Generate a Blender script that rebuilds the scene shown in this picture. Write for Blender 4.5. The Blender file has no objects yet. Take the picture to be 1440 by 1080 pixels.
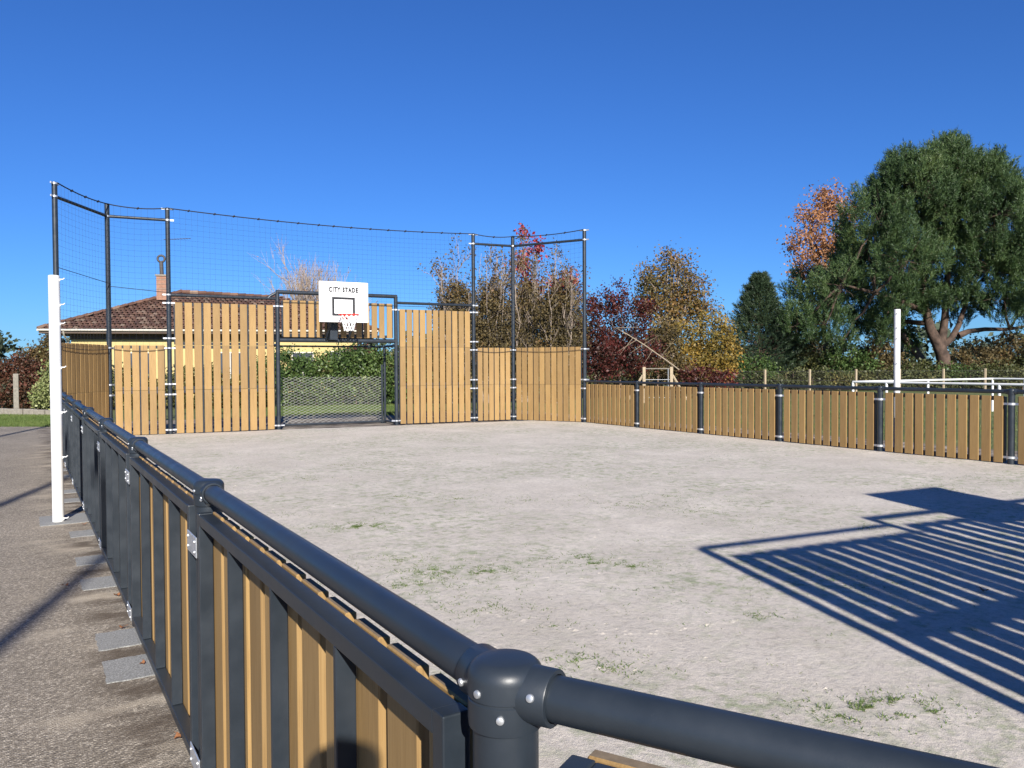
import bpy, bmesh, math, random
import numpy as np
from mathutils import Vector, Matrix, noise
random.seed(7); rng = np.random.default_rng(7)
R = math.radians
scene = bpy.context.scene
col = scene.collection

# ------------------------------------------------------------------ camera
CAM = Vector((-0.5521, -0.9170, 1.4727)); F = 1115.2266
YAW, PITCH, ROLL = 0.5522, 0.0230, -0.0051
fw = Vector((math.sin(YAW)*math.cos(PITCH), math.cos(YAW)*math.cos(PITCH), -math.sin(PITCH)))
rt0 = Vector((math.cos(YAW), -math.sin(YAW), 0)); up0 = rt0.cross(fw)
rt = rt0*math.cos(ROLL) + up0*math.sin(ROLL); up = -rt0*math.sin(ROLL) + up0*math.cos(ROLL)
cd = bpy.data.cameras.new('camera'); cam = bpy.data.objects.new('camera', cd); col.objects.link(cam)
cd.sensor_width = 36; cd.lens = F/1440*36; cd.clip_start = 0.05; cd.clip_end = 4000
m = Matrix((rt, up, -fw)).transposed().to_4x4(); m.translation = CAM
cam.matrix_world = m
scene.camera = cam

# ------------------------------------------------------------------ light
SUN_AZ, SUN_EL = 199.0, 28.0            # where the sun stands, clockwise from +Y
world = bpy.data.worlds.new('World'); scene.world = world; world.use_nodes = True
wn = world.node_tree; wn.nodes.clear()
sky = wn.nodes.new('ShaderNodeTexSky'); sky.sky_type = 'NISHITA'; sky.sun_disc = False
sky.sun_elevation = R(SUN_EL); sky.sun_rotation = R(SUN_AZ)
sky.altitude = 0; sky.air_density = 1.0; sky.dust_density = 0.1; sky.ozone_density = 4.0
bg = wn.nodes.new('ShaderNodeBackground'); bg.inputs['Strength'].default_value = 0.068
wo = wn.nodes.new('ShaderNodeOutputWorld')
tint = wn.nodes.new('ShaderNodeMix'); tint.data_type = 'RGBA'; tint.blend_type = 'MULTIPLY'
tint.inputs[0].default_value = 1; tint.inputs[7].default_value = (.285, .565, 1.03, 1)       # the clear deep blue of this day
wn.links.new(sky.outputs[0], tint.inputs[6]); wn.links.new(tint.outputs[2], bg.inputs[0]); wn.links.new(bg.outputs[0], wo.inputs[0])
sl = bpy.data.lights.new('sun', 'SUN'); sl.energy = 5.0; sl.angle = R(0.53); sl.color = (1.0, 0.95, 0.87)
sun = bpy.data.objects.new('sun', sl); col.objects.link(sun)
to_sun = Vector((math.sin(R(SUN_AZ))*math.cos(R(SUN_EL)), math.cos(R(SUN_AZ))*math.cos(R(SUN_EL)), math.sin(R(SUN_EL))))
sun.rotation_euler = to_sun.to_track_quat('Z', 'Y').to_euler(); sun.location = (0, -10, 20)
vs = scene.view_settings; vs.view_transform = 'Standard'; vs.look = 'None'; vs.gamma = 1; vs.exposure = 0.85
vs.use_curve_mapping = False
scene.cycles.max_bounces = 6; scene.cycles.transparent_max_bounces = 8

# ------------------------------------------------------------------ helpers
def at(px, py, depth):
    """point that lies `depth` metres ahead, measured in the 1440 x 1080 photograph"""
    return CAM + (fw + rt*((px-720)/F) - up*((py-540)/F))*depth

def tag(o, label=None, cat=None, group=None, kind=None):
    if label: o['label'] = label
    if cat: o['category'] = cat
    if group: o['group'] = group
    if kind: o['kind'] = kind
    return o

def empty(name, loc, label, cat, group=None, rz=0):
    o = bpy.data.objects.new(name, None); col.objects.link(o)
    o.location = loc; o.rotation_euler = (0, 0, rz); o.empty_display_size = .2
    return tag(o, label, cat, group)

def link(name, me, mat, parent=None, loc=(0,0,0), rz=0):
    o = bpy.data.objects.new(name, me); col.objects.link(o)
    if mat and not me.materials: me.materials.append(mat)
    o.parent = parent; o.location = loc; o.rotation_euler = (0, 0, rz)
    return o

class MB:
    def __init__(s): s.v = []; s.f = []
    def box(s, lo, hi, M=None):
        b = len(s.v)
        for z in (lo[2], hi[2]):
            for x, y in ((lo[0],lo[1]),(hi[0],lo[1]),(hi[0],hi[1]),(lo[0],hi[1])):
                p = Vector((x,y,z)); s.v.append(tuple(M @ p) if M else (x,y,z))
        s.f += [(b+3,b+2,b+1,b),(b+4,b+5,b+6,b+7),(b,b+1,b+5,b+4),(b+1,b+2,b+6,b+5),(b+2,b+3,b+7,b+6),(b+3,b,b+4,b+7)]
        return s
    def path(s, pts, rad, n=8, cap=True):
        pts = [Vector(p) for p in pts]
        if not hasattr(rad, '__len__'): rad = [rad]*len(pts)
        rings = []; nrm = None
        for i, p in enumerate(pts):
            if i == 0: t = pts[1]-p
            elif i == len(pts)-1: t = p-pts[i-1]
            else: t = (pts[i+1]-pts[i-1])
            t = t.normalized()
            if nrm is None:
                a = Vector((0,0,1)) if abs(t.z) < .9 else Vector((1,0,0))
                nrm = t.cross(a).normalized()
            else:
                nrm = (nrm - t*nrm.dot(t))
                nrm = nrm.normalized() if nrm.length > 1e-6 else t.orthogonal().normalized()
            bn = t.cross(nrm); b = len(s.v)
            for k in range(n):
                a = 2*math.pi*k/n
                s.v.append(tuple(p + (nrm*math.cos(a)+bn*math.sin(a))*rad[i]))
            rings.append(b)
        for i in range(len(rings)-1):
            a, b = rings[i], rings[i+1]
            for k in range(n):
                k2 = (k+1) % n
                s.f.append((a+k, a+k2, b+k2, b+k))
        if cap:
            s.f.append(tuple(rings[0]+k for k in range(n))[::-1]); s.f.append(tuple(rings[-1]+k for k in range(n)))
        return s
    def lathe(s, prof, n=24, c=(0,0)):
        """prof: list of (radius, z) from bottom to top"""
        rings = []
        for r_, z in prof:
            b = len(s.v)
            for k in range(n):
                a = 2*math.pi*k/n; s.v.append((c[0]+r_*math.cos(a), c[1]+r_*math.sin(a), z))
            rings.append(b)
        for a, b in zip(rings, rings[1:]):
            for k in range(n):
                k2 = (k+1) % n; s.f.append((a+k, a+k2, b+k2, b+k))
        s.f.append(tuple(rings[0]+k for k in range(n))[::-1]); s.f.append(tuple(rings[-1]+k for k in range(n)))
        return s
    def mesh(s, name, smooth=None):
        me = bpy.data.meshes.new(name); me.from_pydata(s.v, [], s.f); me.update()
        if smooth is not None:
            me.shade_smooth()
            me.set_sharp_from_angle(angle=R(smooth))
        return me
    def build(s, name, mat, parent=None, smooth=None, loc=(0,0,0), rz=0):
        return link(name, s.mesh(name, smooth), mat, parent, loc, rz)

def bevel_mesh(me, w, seg=2):
    bm = bmesh.new(); bm.from_mesh(me)
    bmesh.ops.bevel(bm, geom=bm.edges[:], offset=w, segments=seg, affect='EDGES', profile=.6)
    bm.to_mesh(me); bm.free(); return me

def poly_mesh(name, V, k):
    """V: (N,k,3) array of separate k-gons"""
    V = np.asarray(V, dtype=np.float32); n = V.shape[0]
    me = bpy.data.meshes.new(name)
    me.vertices.add(n*k); me.vertices.foreach_set('co', V.reshape(-1))
    me.loops.add(n*k); me.loops.foreach_set('vertex_index', np.arange(n*k, dtype=np.int32))
    me.polygons.add(n); me.polygons.foreach_set('loop_start', np.arange(0, n*k, k, dtype=np.int32))
    me.polygons.foreach_set('loop_total', np.full(n, k, dtype=np.int32))
    me.update(calc_edges=True); me.validate(); return me

# ------------------------------------------------------------------ materials
def new_mat(name):
    mt = bpy.data.materials.new(name); mt.use_nodes = True
    nt = mt.node_tree; bs = nt.nodes['Principled BSDF']
    return mt, nt, bs
def N(nt, t, **kw):
    n = nt.nodes.new(t)
    for k, v in kw.items():
        if k in n.inputs: n.inputs[k].default_value = v
        else: setattr(n, k, v)
    return n
def ramp(nt, src, stops):
    r_ = nt.nodes.new('ShaderNodeValToRGB'); e = r_.color_ramp.elements
    while len(e) < len(stops): e.new(.5)
    for el, (p, c) in zip(e, stops): el.position = p; el.color = (*c, 1)
    nt.links.new(src, r_.inputs[0]); return r_
def noise_tex(nt, scale, detail=4, rough=.55, vec=None, dim=None):
    n = nt.nodes.new('ShaderNodeTexNoise'); n.inputs['Scale'].default_value = scale
    n.inputs['Detail'].default_value = detail; n.inputs['Roughness'].default_value = rough
    if vec is not None: nt.links.new(vec, n.inputs['Vector'])
    return n
def coord(nt, which='Object', scale=None, rand=False):
    tc = nt.nodes.new('ShaderNodeTexCoord'); out = tc.outputs[which]
    if rand:
        oi = nt.nodes.new('ShaderNodeObjectInfo'); ml = nt.nodes.new('ShaderNodeVectorMath'); ml.operation = 'MULTIPLY_ADD'
        cb = nt.nodes.new('ShaderNodeCombineXYZ'); mm = nt.nodes.new('ShaderNodeMath'); mm.operation = 'MULTIPLY'; mm.inputs[1].default_value = 37.
        nt.links.new(oi.outputs['Random'], mm.inputs[0])
        for i in range(3): nt.links.new(mm.outputs[0], cb.inputs[i])
        ml.inputs[1].default_value = (1,1,1)
        nt.links.new(out, ml.inputs[0]); nt.links.new(cb.outputs[0], ml.inputs[2]); out = ml.outputs[0]
    if scale:
        mp = nt.nodes.new('ShaderNodeMapping'); mp.inputs['Scale'].default_value = scale
        nt.links.new(out, mp.inputs[0]); out = mp.outputs[0]
    return out
def bump(nt, bs, h, strength, dist):
    b = nt.nodes.new('ShaderNodeBump'); b.inputs['Strength'].default_value = strength; b.inputs['Distance'].default_value = dist
    nt.links.new(h, b.inputs['Height']); nt.links.new(b.outputs[0], bs.inputs['Normal']); return b
def mix(nt, fac, a, b, mode='MIX'):
    mx = nt.nodes.new('ShaderNodeMix'); mx.data_type = 'RGBA'; mx.blend_type = mode
    def put(sock, v):
        if isinstance(v, (int, float)): sock.default_value = v
        elif isinstance(v, tuple): sock.default_value = (*v, 1)
        else: nt.links.new(v, sock)
    put(mx.inputs[0], fac); put(mx.inputs[6], a); put(mx.inputs[7], b)
    return mx.outputs[2]

def metal_paint():
    mt, nt, bs = new_mat('anthracite_paint')
    v = coord(nt, 'Object', rand=True)
    n1 = noise_tex(nt, 9, 5, .6, v); n2 = noise_tex(nt, 420, 2, .5, v)
    c = ramp(nt, n1.outputs[0], [(.3, (.0150,.0205,.0275)), (.75, (.0225,.0295,.0385))])
    sp = ramp(nt, noise_tex(nt, 60, 3, .7, v).outputs[0], [(.72, (0,0,0)), (.80, (1,1,1))])
    nt.links.new(mix(nt, sp.outputs[0], c.outputs[0], (.055,.063,.072)), bs.inputs['Base Color'])
    rr = ramp(nt, n1.outputs[0], [(.3, (.33,)*3), (.7, (.46,)*3)]); nt.links.new(rr.outputs[0], bs.inputs['Roughness'])
    bump(nt, bs, n2.outputs[0], .10, .0008)
    return mt
M_PAINT = metal_paint()

def galv():
    mt, nt, bs = new_mat('galvanised_steel')
    v = coord(nt, 'Object', rand=True)
    vo = nt.nodes.new('ShaderNodeTexVoronoi'); vo.inputs['Scale'].default_value = 90; nt.links.new(v, vo.inputs['Vector'])
    c = ramp(nt, vo.outputs['Color'], [(0, (.50,.52,.54)), (1, (.72,.73,.74))])
    nt.links.new(c.outputs[0], bs.inputs['Base Color']); bs.inputs['Metallic'].default_value = .75; bs.inputs['Roughness'].default_value = .42
    return mt
M_GALV = galv()

def slat_wood():
    mt, nt, bs = new_mat('composite_slat')
    v = coord(nt, 'Object', rand=True)
    mp = nt.nodes.new('ShaderNodeMapping'); mp.inputs['Scale'].default_value = (60, 60, 1.6); nt.links.new(v, mp.inputs[0])
    g = noise_tex(nt, 3.2, 4, .65, mp.outputs[0])
    mp2 = nt.nodes.new('ShaderNodeMapping'); mp2.inputs['Scale'].default_value = (3, 3, .8); nt.links.new(v, mp2.inputs[0])
    g2 = noise_tex(nt, 1.5, 3, .5, mp2.outputs[0])
    c = ramp(nt, g.outputs[0], [(.25, (.228,.141,.056)), (.5, (.296,.188,.075)), (.78, (.346,.225,.097))])
    oi = nt.nodes.new('ShaderNodeObjectInfo')
    tone = ramp(nt, oi.outputs['Random'], [(0, (.84,.84,.86)), (.5, (1,.985,.97)), (1, (1.10,1.09,1.06))])
    c2 = mix(nt, 1.0, c.outputs[0], tone.outputs[0], 'MULTIPLY')
    st = ramp(nt, g2.outputs[0], [(.35, (.9,.88,.86)), (.6, (1,1,1))])
    c3 = mix(nt, 1.0, c2, st.outputs[0], 'MULTIPLY')
    nt.links.new(c3, bs.inputs['Base Color']); bs.inputs['Roughness'].default_value = .62; bs.inputs['Specular IOR Level'].default_value = .3
    bump(nt, bs, g.outputs[0], .35, .0012)
    return mt
M_SLAT = slat_wood()

def simple(name, rgb, rough=.6, var=.12, scale=20, bmp=.15, bd=.003, spec=.4, metallic=0):
    mt, nt, bs = new_mat(name)
    v = coord(nt, 'Object', rand=True); n1 = noise_tex(nt, scale, 5, .6, v)
    lo = tuple(c*(1-var) for c in rgb); hi = tuple(min(1, c*(1+var)) for c in rgb)
    c = ramp(nt, n1.outputs[0], [(.3, lo), (.7, hi)]); nt.links.new(c.outputs[0], bs.inputs['Base Color'])
    bs.inputs['Roughness'].default_value = rough; bs.inputs['Specular IOR Level'].default_value = spec; bs.inputs['Metallic'].default_value = metallic
    if bmp: bump(nt, bs, n1.outputs[0], bmp, bd)
    return mt
M_WIRE = simple('dull_wire', (.30,.30,.28), .6, .1, 20, 0)
M_SAWN = simple('sawn_slat_end', (.165,.125,.085), .8, .2, 60, .2, .001)
M_WHITE = simple('white_enamel', (.66,.66,.645), .4, .08, 5, .05, .001)
M_BOARD = simple('white_board', (.82,.82,.81), .4, .02, 5, 0)
M_BLACK = simple('black_print', (.018,.018,.02), .5, .1, 30, 0)
M_GREYPRINT = simple('grey_print', (.55,.55,.56), .5, .05, 30, 0)
M_RED = simple('red_rim', (.62,.035,.025), .4, .1, 10, 0)
M_NETW = simple('white_cord', (.78,.78,.76), .8, .05, 60, 0)
M_ROPE = simple('black_net_cord', (.012,.013,.018), .7, .1, 60, 0)
M_CONC = simple('concrete', (.21,.19,.155), .85, .25, 14, .4, .006)
M_PAD = simple('grey_concrete_pad', (.215,.215,.21), .9, .55, 130, .9, .004)
M_FPOST = simple('weathered_post', (.34,.27,.18), .85, .25, 18, .4, .006)
M_BARK = simple('brown_bark', (.15,.10,.07), .9, .4, 9, .8, .03)
M_PINEBARK = simple('pine_bark', (.062,.040,.029), .9, .7, 3, .9, .04)
M_TWIG = simple('grey_twigs', (.27,.215,.17), .85, .25, 8, .3, .01)
M_PALEBR = simple('pale_dead_wood', (.26,.21,.15), .85, .2, 8, .3, .01)
M_WALLY = simple('yellow_render', (.47,.37,.16), .85, .05, 3, .2, .004)
M_TRIM = simple('pale_fascia', (.46,.43,.37), .6, .05, 4, 0)
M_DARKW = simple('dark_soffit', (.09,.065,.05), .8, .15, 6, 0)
M_CHIM = simple('chimney_brick', (.27,.145,.095), .85, .2, 12, .3, .01)
M_FLUE = simple('sooty_flue', (.06,.055,.055), .6, .2, 8, 0)
M_GLASS = simple('window_glass', (.05,.055,.07), .08, .05, 3, 0, spec=.8)
M_LEAFY = simple('fallen_leaf', (.20,.085,.035), .7, .3, 30, .2, .004)

def tile_mat():
    mt, nt, bs = new_mat('clay_tiles')
    g = nt.nodes.new('ShaderNodeNewGeometry')
    c = ramp(nt, g.outputs['Random Per Island'], [(0, (.070,.034,.024)), (.45, (.115,.056,.037)), (.8, (.155,.082,.053)), (1, (.23,.165,.12))])
    v = coord(nt); n = noise_tex(nt, 1.1, 4, .6, v); d = ramp(nt, n.outputs[0], [(.35, (.72,.70,.68)), (.62, (1,1,1))])
    nt.links.new(mix(nt, 1., c.outputs[0], d.outputs[0], 'MULTIPLY'), bs.inputs['Base Color']); bs.inputs['Roughness'].default_value = .85
    return mt
M_TILE = tile_mat()

def leaf_mat(name, stops, rough=.55, trans=.25):
    mt, nt, bs = new_mat(name)
    g = nt.nodes.new('ShaderNodeNewGeometry')
    n = noise_tex(nt, .45, 3, .6, coord(nt))
    ad = nt.nodes.new('ShaderNodeMath'); ad.operation = 'MULTIPLY_ADD'; ad.inputs[1].default_value = .55
    n2 = nt.nodes.new('ShaderNodeMath'); n2.operation = 'MULTIPLY_ADD'; n2.inputs[1].default_value = 1.5; n2.inputs[2].default_value = -.52
    nt.links.new(n.outputs[0], n2.inputs[0]); nt.links.new(g.outputs['Random Per Island'], ad.inputs[0]); nt.links.new(n2.outputs[0], ad.inputs[2])
    c = ramp(nt, ad.outputs[0], stops)
    nt.links.new(c.outputs[0], bs.inputs['Base Color']); bs.inputs['Roughness'].default_value = rough; bs.inputs['Specular IOR Level'].default_value = .35
    tr = nt.nodes.new('ShaderNodeBsdfTranslucent'); nt.links.new(c.outputs[0], tr.inputs[0])
    ms = nt.nodes.new('ShaderNodeMixShader'); ms.inputs[0].default_value = trans
    out = nt.nodes['Material Output']
    nt.links.new(bs.outputs[0], ms.inputs[1]); nt.links.new(tr.outputs[0], ms.inputs[2]); nt.links.new(ms.outputs[0], out.inputs[0])
    return mt
L_PINE = leaf_mat('pine_needles', [(0,(.018,.038,.015)),(.4,(.044,.082,.028)),(.75,(.080,.126,.040)),(1,(.125,.165,.055))], .5, .12)
L_FIR = leaf_mat('dark_fir_needles', [(0,(.016,.032,.017)),(.5,(.034,.058,.027)),(1,(.065,.092,.04))], .5, .1)
L_HEDGE = leaf_mat('laurel_leaves', [(0,(.025,.05,.014)),(.45,(.055,.095,.025)),(.8,(.11,.16,.045)),(1,(.20,.22,.07))], .45, .2)
L_RED = leaf_mat('dark_red_leaves', [(0,(.026,.014,.010)),(.4,(.060,.020,.015)),(.75,(.12,.026,.022)),(.9,(.20,.035,.028)),(1,(.17,.10,.04))], .5, .3)
L_DULLRED = leaf_mat('dull_red_brown_leaves', [(0,(.024,.022,.010)),(.4,(.060,.036,.018)),(.75,(.11,.045,.026)),(1,(.16,.05,.035))], .55, .25)
L_BRIGHTRED = leaf_mat('bright_red_leaves', [(0,(.18,.02,.03)),(.5,(.34,.035,.045)),(1,(.45,.09,.06))], .5, .35)
L_BROWN = leaf_mat('brown_olive_leaves', [(0,(.045,.038,.018)),(.4,(.105,.078,.032)),(.72,(.16,.115,.042)),(.9,(.20,.095,.045)),(1,(.22,.05,.035))], .6, .25)
L_OLIVE = leaf_mat('olive_leaves', [(0,(.030,.038,.014)),(.5,(.075,.085,.028)),(.85,(.13,.12,.04)),(1,(.26,.21,.07))], .55, .2)
L_YELLOW = leaf_mat('yellow_autumn_leaves', [(0,(.10,.085,.02)),(.4,(.22,.16,.035)),(.75,(.38,.24,.05)),(1,(.50,.24,.05))], .55, .35)
L_ORANGE = leaf_mat('orange_autumn_leaves', [(0,(.22,.11,.05)),(.5,(.40,.19,.08)),(1,(.52,.28,.14))], .6, .35)
L_MIX = leaf_mat('brown_green_autumn_leaves', [(0,(.05,.055,.018)),(.4,(.12,.095,.03)),(.75,(.23,.135,.04)),(1,(.34,.16,.045))], .55, .3)
L_PALE = leaf_mat('variegated_leaves', [(0,(.08,.11,.03)),(.5,(.22,.25,.09)),(1,(.45,.45,.22))], .5, .2)
L_FAR = leaf_mat('far_wood_leaves', [(0,(.03,.045,.03)),(.5,(.05,.07,.042)),(1,(.08,.095,.06))], .7, .1)
L_GRASS = leaf_mat('grass_blades', [(0,(.06,.10,.022)),(.5,(.10,.15,.032)),(1,(.17,.19,.06))], .6, .2)
L_TUFT = leaf_mat('short_grass_on_sand', [(0,(.060,.110,.024)),(.5,(.11,.165,.042)),(1,(.20,.235,.09))], .6, .2)

def sand_mat():
    mt, nt, bs = new_mat('pale_sand')
    v = coord(nt)
    st = nt.nodes.new('ShaderNodeMapping'); st.inputs['Scale'].default_value = (1, 1.0, 1); nt.links.new(v, st.inputs[0])
    a = noise_tex(nt, 1.3, 6, .62, v); b = noise_tex(nt, 24, 6, .72, v); g = noise_tex(nt, 240, 3, .6, v)
    c = ramp(nt, a.outputs[0], [(.30, (.450,.408,.358)), (.5, (.50,.455,.403)), (.68, (.56,.512,.455))])
    # thin green-grey growth in soft patches
    p1 = noise_tex(nt, .55, 4, .6, v); p2 = noise_tex(nt, 8.5, 6, .78, v)
    pm = nt.nodes.new('ShaderNodeMath'); pm.operation = 'MULTIPLY'
    r1 = ramp(nt, p1.outputs[0], [(.41, (.10,)*3), (.58, (1,)*3)]); r2 = ramp(nt, p2.outputs[0], [(.475, (0,)*3), (.61, (.95,)*3)])
    nt.links.new(r1.outputs[0], pm.inputs[0]); nt.links.new(r2.outputs[0], pm.inputs[1])
    c1 = mix(nt, pm.outputs[0], c.outputs[0], (.285,.305,.205))
    gr = ramp(nt, b.outputs[0], [(.33, (.76,.75,.73)), (.48, (1,1,1)), (.68, (1.14,1.13,1.10))])
    c2 = mix(nt, .8, c1, gr.outputs[0], 'MULTIPLY')
    fg = ramp(nt, g.outputs[0], [(.32, (.60,.58,.56)), (.5, (1,1,1)), (.70, (1.22,1.20,1.16))])
    c3 = mix(nt, .75, c2, fg.outputs[0], 'MULTIPLY')
    nt.links.new(c3, bs.inputs['Base Color']); bs.inputs['Roughness'].default_value = .95; bs.inputs['Specular IOR Level'].default_value = .15
    h = nt.nodes.new('ShaderNodeMath'); h.operation = 'MULTIPLY_ADD'; h.inputs[1].default_value = .35
    nt.links.new(g.outputs[0], h.inputs[0]); nt.links.new(b.outputs[0], h.inputs[2])
    bump(nt, bs, h.outputs[0], .75, .012)
    return mt
M_SAND = sand_mat()

def asphalt_mat():
    mt, nt, bs = new_mat('worn_gravelly_asphalt')
    v = coord(nt)
    vo = nt.nodes.new('ShaderNodeTexVoronoi'); vo.inputs['Scale'].default_value = 125; nt.links.new(v, vo.inputs['Vector'])
    sep = nt.nodes.new('ShaderNodeSeparateColor'); nt.links.new(vo.outputs['Color'], sep.inputs[0])
    c = ramp(nt, sep.outputs[0], [(0, (.130,.112,.090)), (.4, (.198,.170,.136)), (.75, (.275,.238,.190)), (1, (.46,.41,.34))])
    a = noise_tex(nt, .9, 5, .6, v); d = ramp(nt, a.outputs[0], [(.33, (.88,.87,.86)), (.62, (1.07,1.06,1.05))])
    c1 = mix(nt, 1., c.outputs[0], d.outputs[0], 'MULTIPLY')
    # spilled sand and damp strips along the foot of the barrier
    sx = nt.nodes.new('ShaderNodeSeparateXYZ'); nt.links.new(v, sx.inputs[0])
    near = nt.nodes.new('ShaderNodeMapRange'); near.inputs['From Min'].default_value = -.75; near.inputs['From Max'].default_value = -.15
    nt.links.new(sx.outputs[0], near.inputs['Value'])
    mp = nt.nodes.new('ShaderNodeMapping'); mp.inputs['Scale'].default_value = (1.2, 2.6, 1); nt.links.new(v, mp.inputs[0])
    s1 = noise_tex(nt, 1.25, 4, .55, mp.outputs[0])
    sm = nt.nodes.new('ShaderNodeMath'); sm.operation = 'MULTIPLY'; r1 = ramp(nt, s1.outputs[0], [(.52, (0,)*3), (.66, (.85,)*3)])
    nt.links.new(near.outputs[0], sm.inputs[0]); nt.links.new(r1.outputs[0], sm.inputs[1])
    c2 = mix(nt, sm.outputs[0], c1, (.42,.36,.28))
    near2 = nt.nodes.new('ShaderNodeMapRange'); near2.inputs['From Min'].default_value = -.36; near2.inputs['From Max'].default_value = -.16
    nt.links.new(sx.outputs[0], near2.inputs['Value'])
    s2 = noise_tex(nt, 2.1, 3, .5, mp.outputs[0]); r2 = ramp(nt, s2.outputs[0], [(.40, (.8,)*3), (.56, (0,)*3)])
    dm = nt.nodes.new('ShaderNodeMath'); dm.operation = 'MULTIPLY'; nt.links.new(near2.outputs[0], dm.inputs[0]); nt.links.new(r2.outputs[0], dm.inputs[1])
    c3 = mix(nt, dm.outputs[0], c2, (.075,.055,.038))
    nt.links.new(c3, bs.inputs['Base Color']); bs.inputs['Roughness'].default_value = .85; bs.inputs['Specular IOR Level'].default_value = .3
    bump(nt, bs, vo.outputs['Distance'], .7, .006)
    return mt
M_ASPH = asphalt_mat()

def turf_mat():
    mt, nt, bs = new_mat('turf')
    v = coord(nt); a = noise_tex(nt, .35, 6, .6, v); b = noise_tex(nt, 22, 4, .7, v)
    c = ramp(nt, a.outputs[0], [(.3, (.075,.10,.026)), (.5, (.115,.135,.036)), (.7, (.17,.165,.06))])
    d = ramp(nt, b.outputs[0], [(.3, (.6,.6,.6)), (.7, (1.15,1.15,1.1))])
    nt.links.new(mix(nt, 1., c.outputs[0], d.outputs[0], 'MULTIPLY'), bs.inputs['Base Color']); bs.inputs['Roughness'].default_value = .9
    bump(nt, bs, b.outputs[0], .8, .05)
    return mt
M_TURF = turf_mat()

# ------------------------------------------------------------------ plan of the court (metres)
SL = 2.0292; SR = 2.0745
P = [Vector((0, SL*i)) for i in range(9)]                    # left barrier posts, P[8] is the first tall post
T1 = Vector((0, 16.2335)); T2 = Vector((1.011, 17.916)); T3 = Vector((2.176, 17.774))
T4 = Vector((9.557, 17.401)); T5 = Vector((10.675, 17.231)); T6 = Vector((11.697, 15.409))
RB = [T6 + Vector((-.011, -1))*SR*k for k in range(0, 9)]     # right barrier posts, RB[0] is T6
YM = 16.2335                                                # near end mirrors the far end about y = YM/2
def mir(p, nudge=0): return Vector((p.x, YM - p.y + nudge))
B2 = Vector((.925, -1.70)); B3 = Vector((2.14, -1.78)); B4 = Vector((9.48, -2.68)); B5 = Vector((10.60, -2.30)); B6 = RB[7]
gdir = (T4-T3).normalized()
def onwall(x, A=T3, B=T4): return A + (B-A)*((x-A.x)/(B.x-A.x))
G1 = onwall(4.50); G2 = onwall(7.40)
NG1 = onwall(4.24, B3, B4); NG2 = onwall(7.22, B3, B4)

# ------------------------------------------------------------------ ground
g = MB(); S_ = 1500
g.v = [(-S_,-S_,-.008),(S_,-S_,-.008),(S_,S_,-.008),(-S_,S_,-.008)]; g.f = [(0,1,2,3)]
tag(g.build('grass_field', M_TURF), kind='structure')
g = MB(); g.v = [(-26,-16,-.004),(13.9,-16,-.004),(13.4,21.9,-.004),(6,22.6,-.004),(-2,23.7,-.004),(-26,26.5,-.004)]; g.f = [tuple(range(6))]
tag(g.build('asphalt_pavement', M_ASPH), kind='structure')
# sand of the court: fine uneven sheet, cut to the outline of the barriers
poly = [P[0], T1, T2, T3, T4, T5, T6, B6, B5, B4, B3, B2]
def sand_h(x, y):
    h = .006*noise.noise((x*.6, y*.6, 1)) + .0035*noise.noise((x*3.1, y*3.1, 7)) + .0030*noise.noise((x*8, y*8, 3))
    h += .004*max(0, noise.noise((x*1.4, y*5.5, 11)))
    return h + .014
bm = bmesh.new()
nx, ny = 172, 284
x0, x1, y0, y1 = -.05, 12.0, -2.80, 18.1
vv = [[bm.verts.new((x0+(x1-x0)*i/nx, y0+(y1-y0)*j/ny, 0)) for i in range(nx+1)] for j in range(ny+1)]
for j in range(ny):
    for i in range(nx): bm.faces.new((vv[j][i], vv[j][i+1], vv[j+1][i+1], vv[j+1][i]))
ctr = Vector((6, 8))
for a, b in zip(poly, poly[1:]+poly[:1]):
    d = b-a; n_ = Vector((d.y, -d.x)).normalized()
    if n_.dot(ctr-a) > 0: n_ = -n_
    off = a + n_*(-.012 if a.x + b.x < .1 else .045)
    bmesh.ops.bisect_plane(bm, geom=bm.verts[:]+bm.edges[:]+bm.faces[:], plane_co=(off.x, off.y, 0), plane_no=(n_.x, n_.y, 0), clear_outer=True)
for v_ in bm.verts: v_.co.z = sand_h(v_.co.x, v_.co.y)
me = bpy.data.meshes.new('sand_court'); bm.to_mesh(me); bm.free(); me.shade_smooth()
tag(link('sand_court', me, M_SAND), kind='structure')

# ------------------------------------------------------------------ barrier kit
def clamp_mesh():
    k = MB(); k.lathe([(.052,-.018),(.055,-.016),(.055,.016),(.052,.018)], 20)
    k.box((-.125,-.012,-.016),(-.050,.012,.016)); k.box((.050,-.012,-.016),(.125,.012,.016))
    return k.mesh('clamp', 35)
ME_CLAMP = clamp_mesh(); ME_CLAMP.materials.append(M_GALV)
def bolt_mesh(name='bolt'):
    k = MB(); k.lathe([(.0056,0),(.0058,.0016),(.0051,.0036),(.0026,.0046)], 12)
    return k.mesh(name, 40)
ME_BOLT = bolt_mesh(); ME_BOLT.materials.append(M_GALV)
def add_bolt(parent, pos, nrm):
    o = link('bolt', ME_BOLT, M_GALV, parent, pos)
    o.rotation_euler = Vector(nrm).to_track_quat('Z', 'Y').to_euler(); return o

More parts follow.
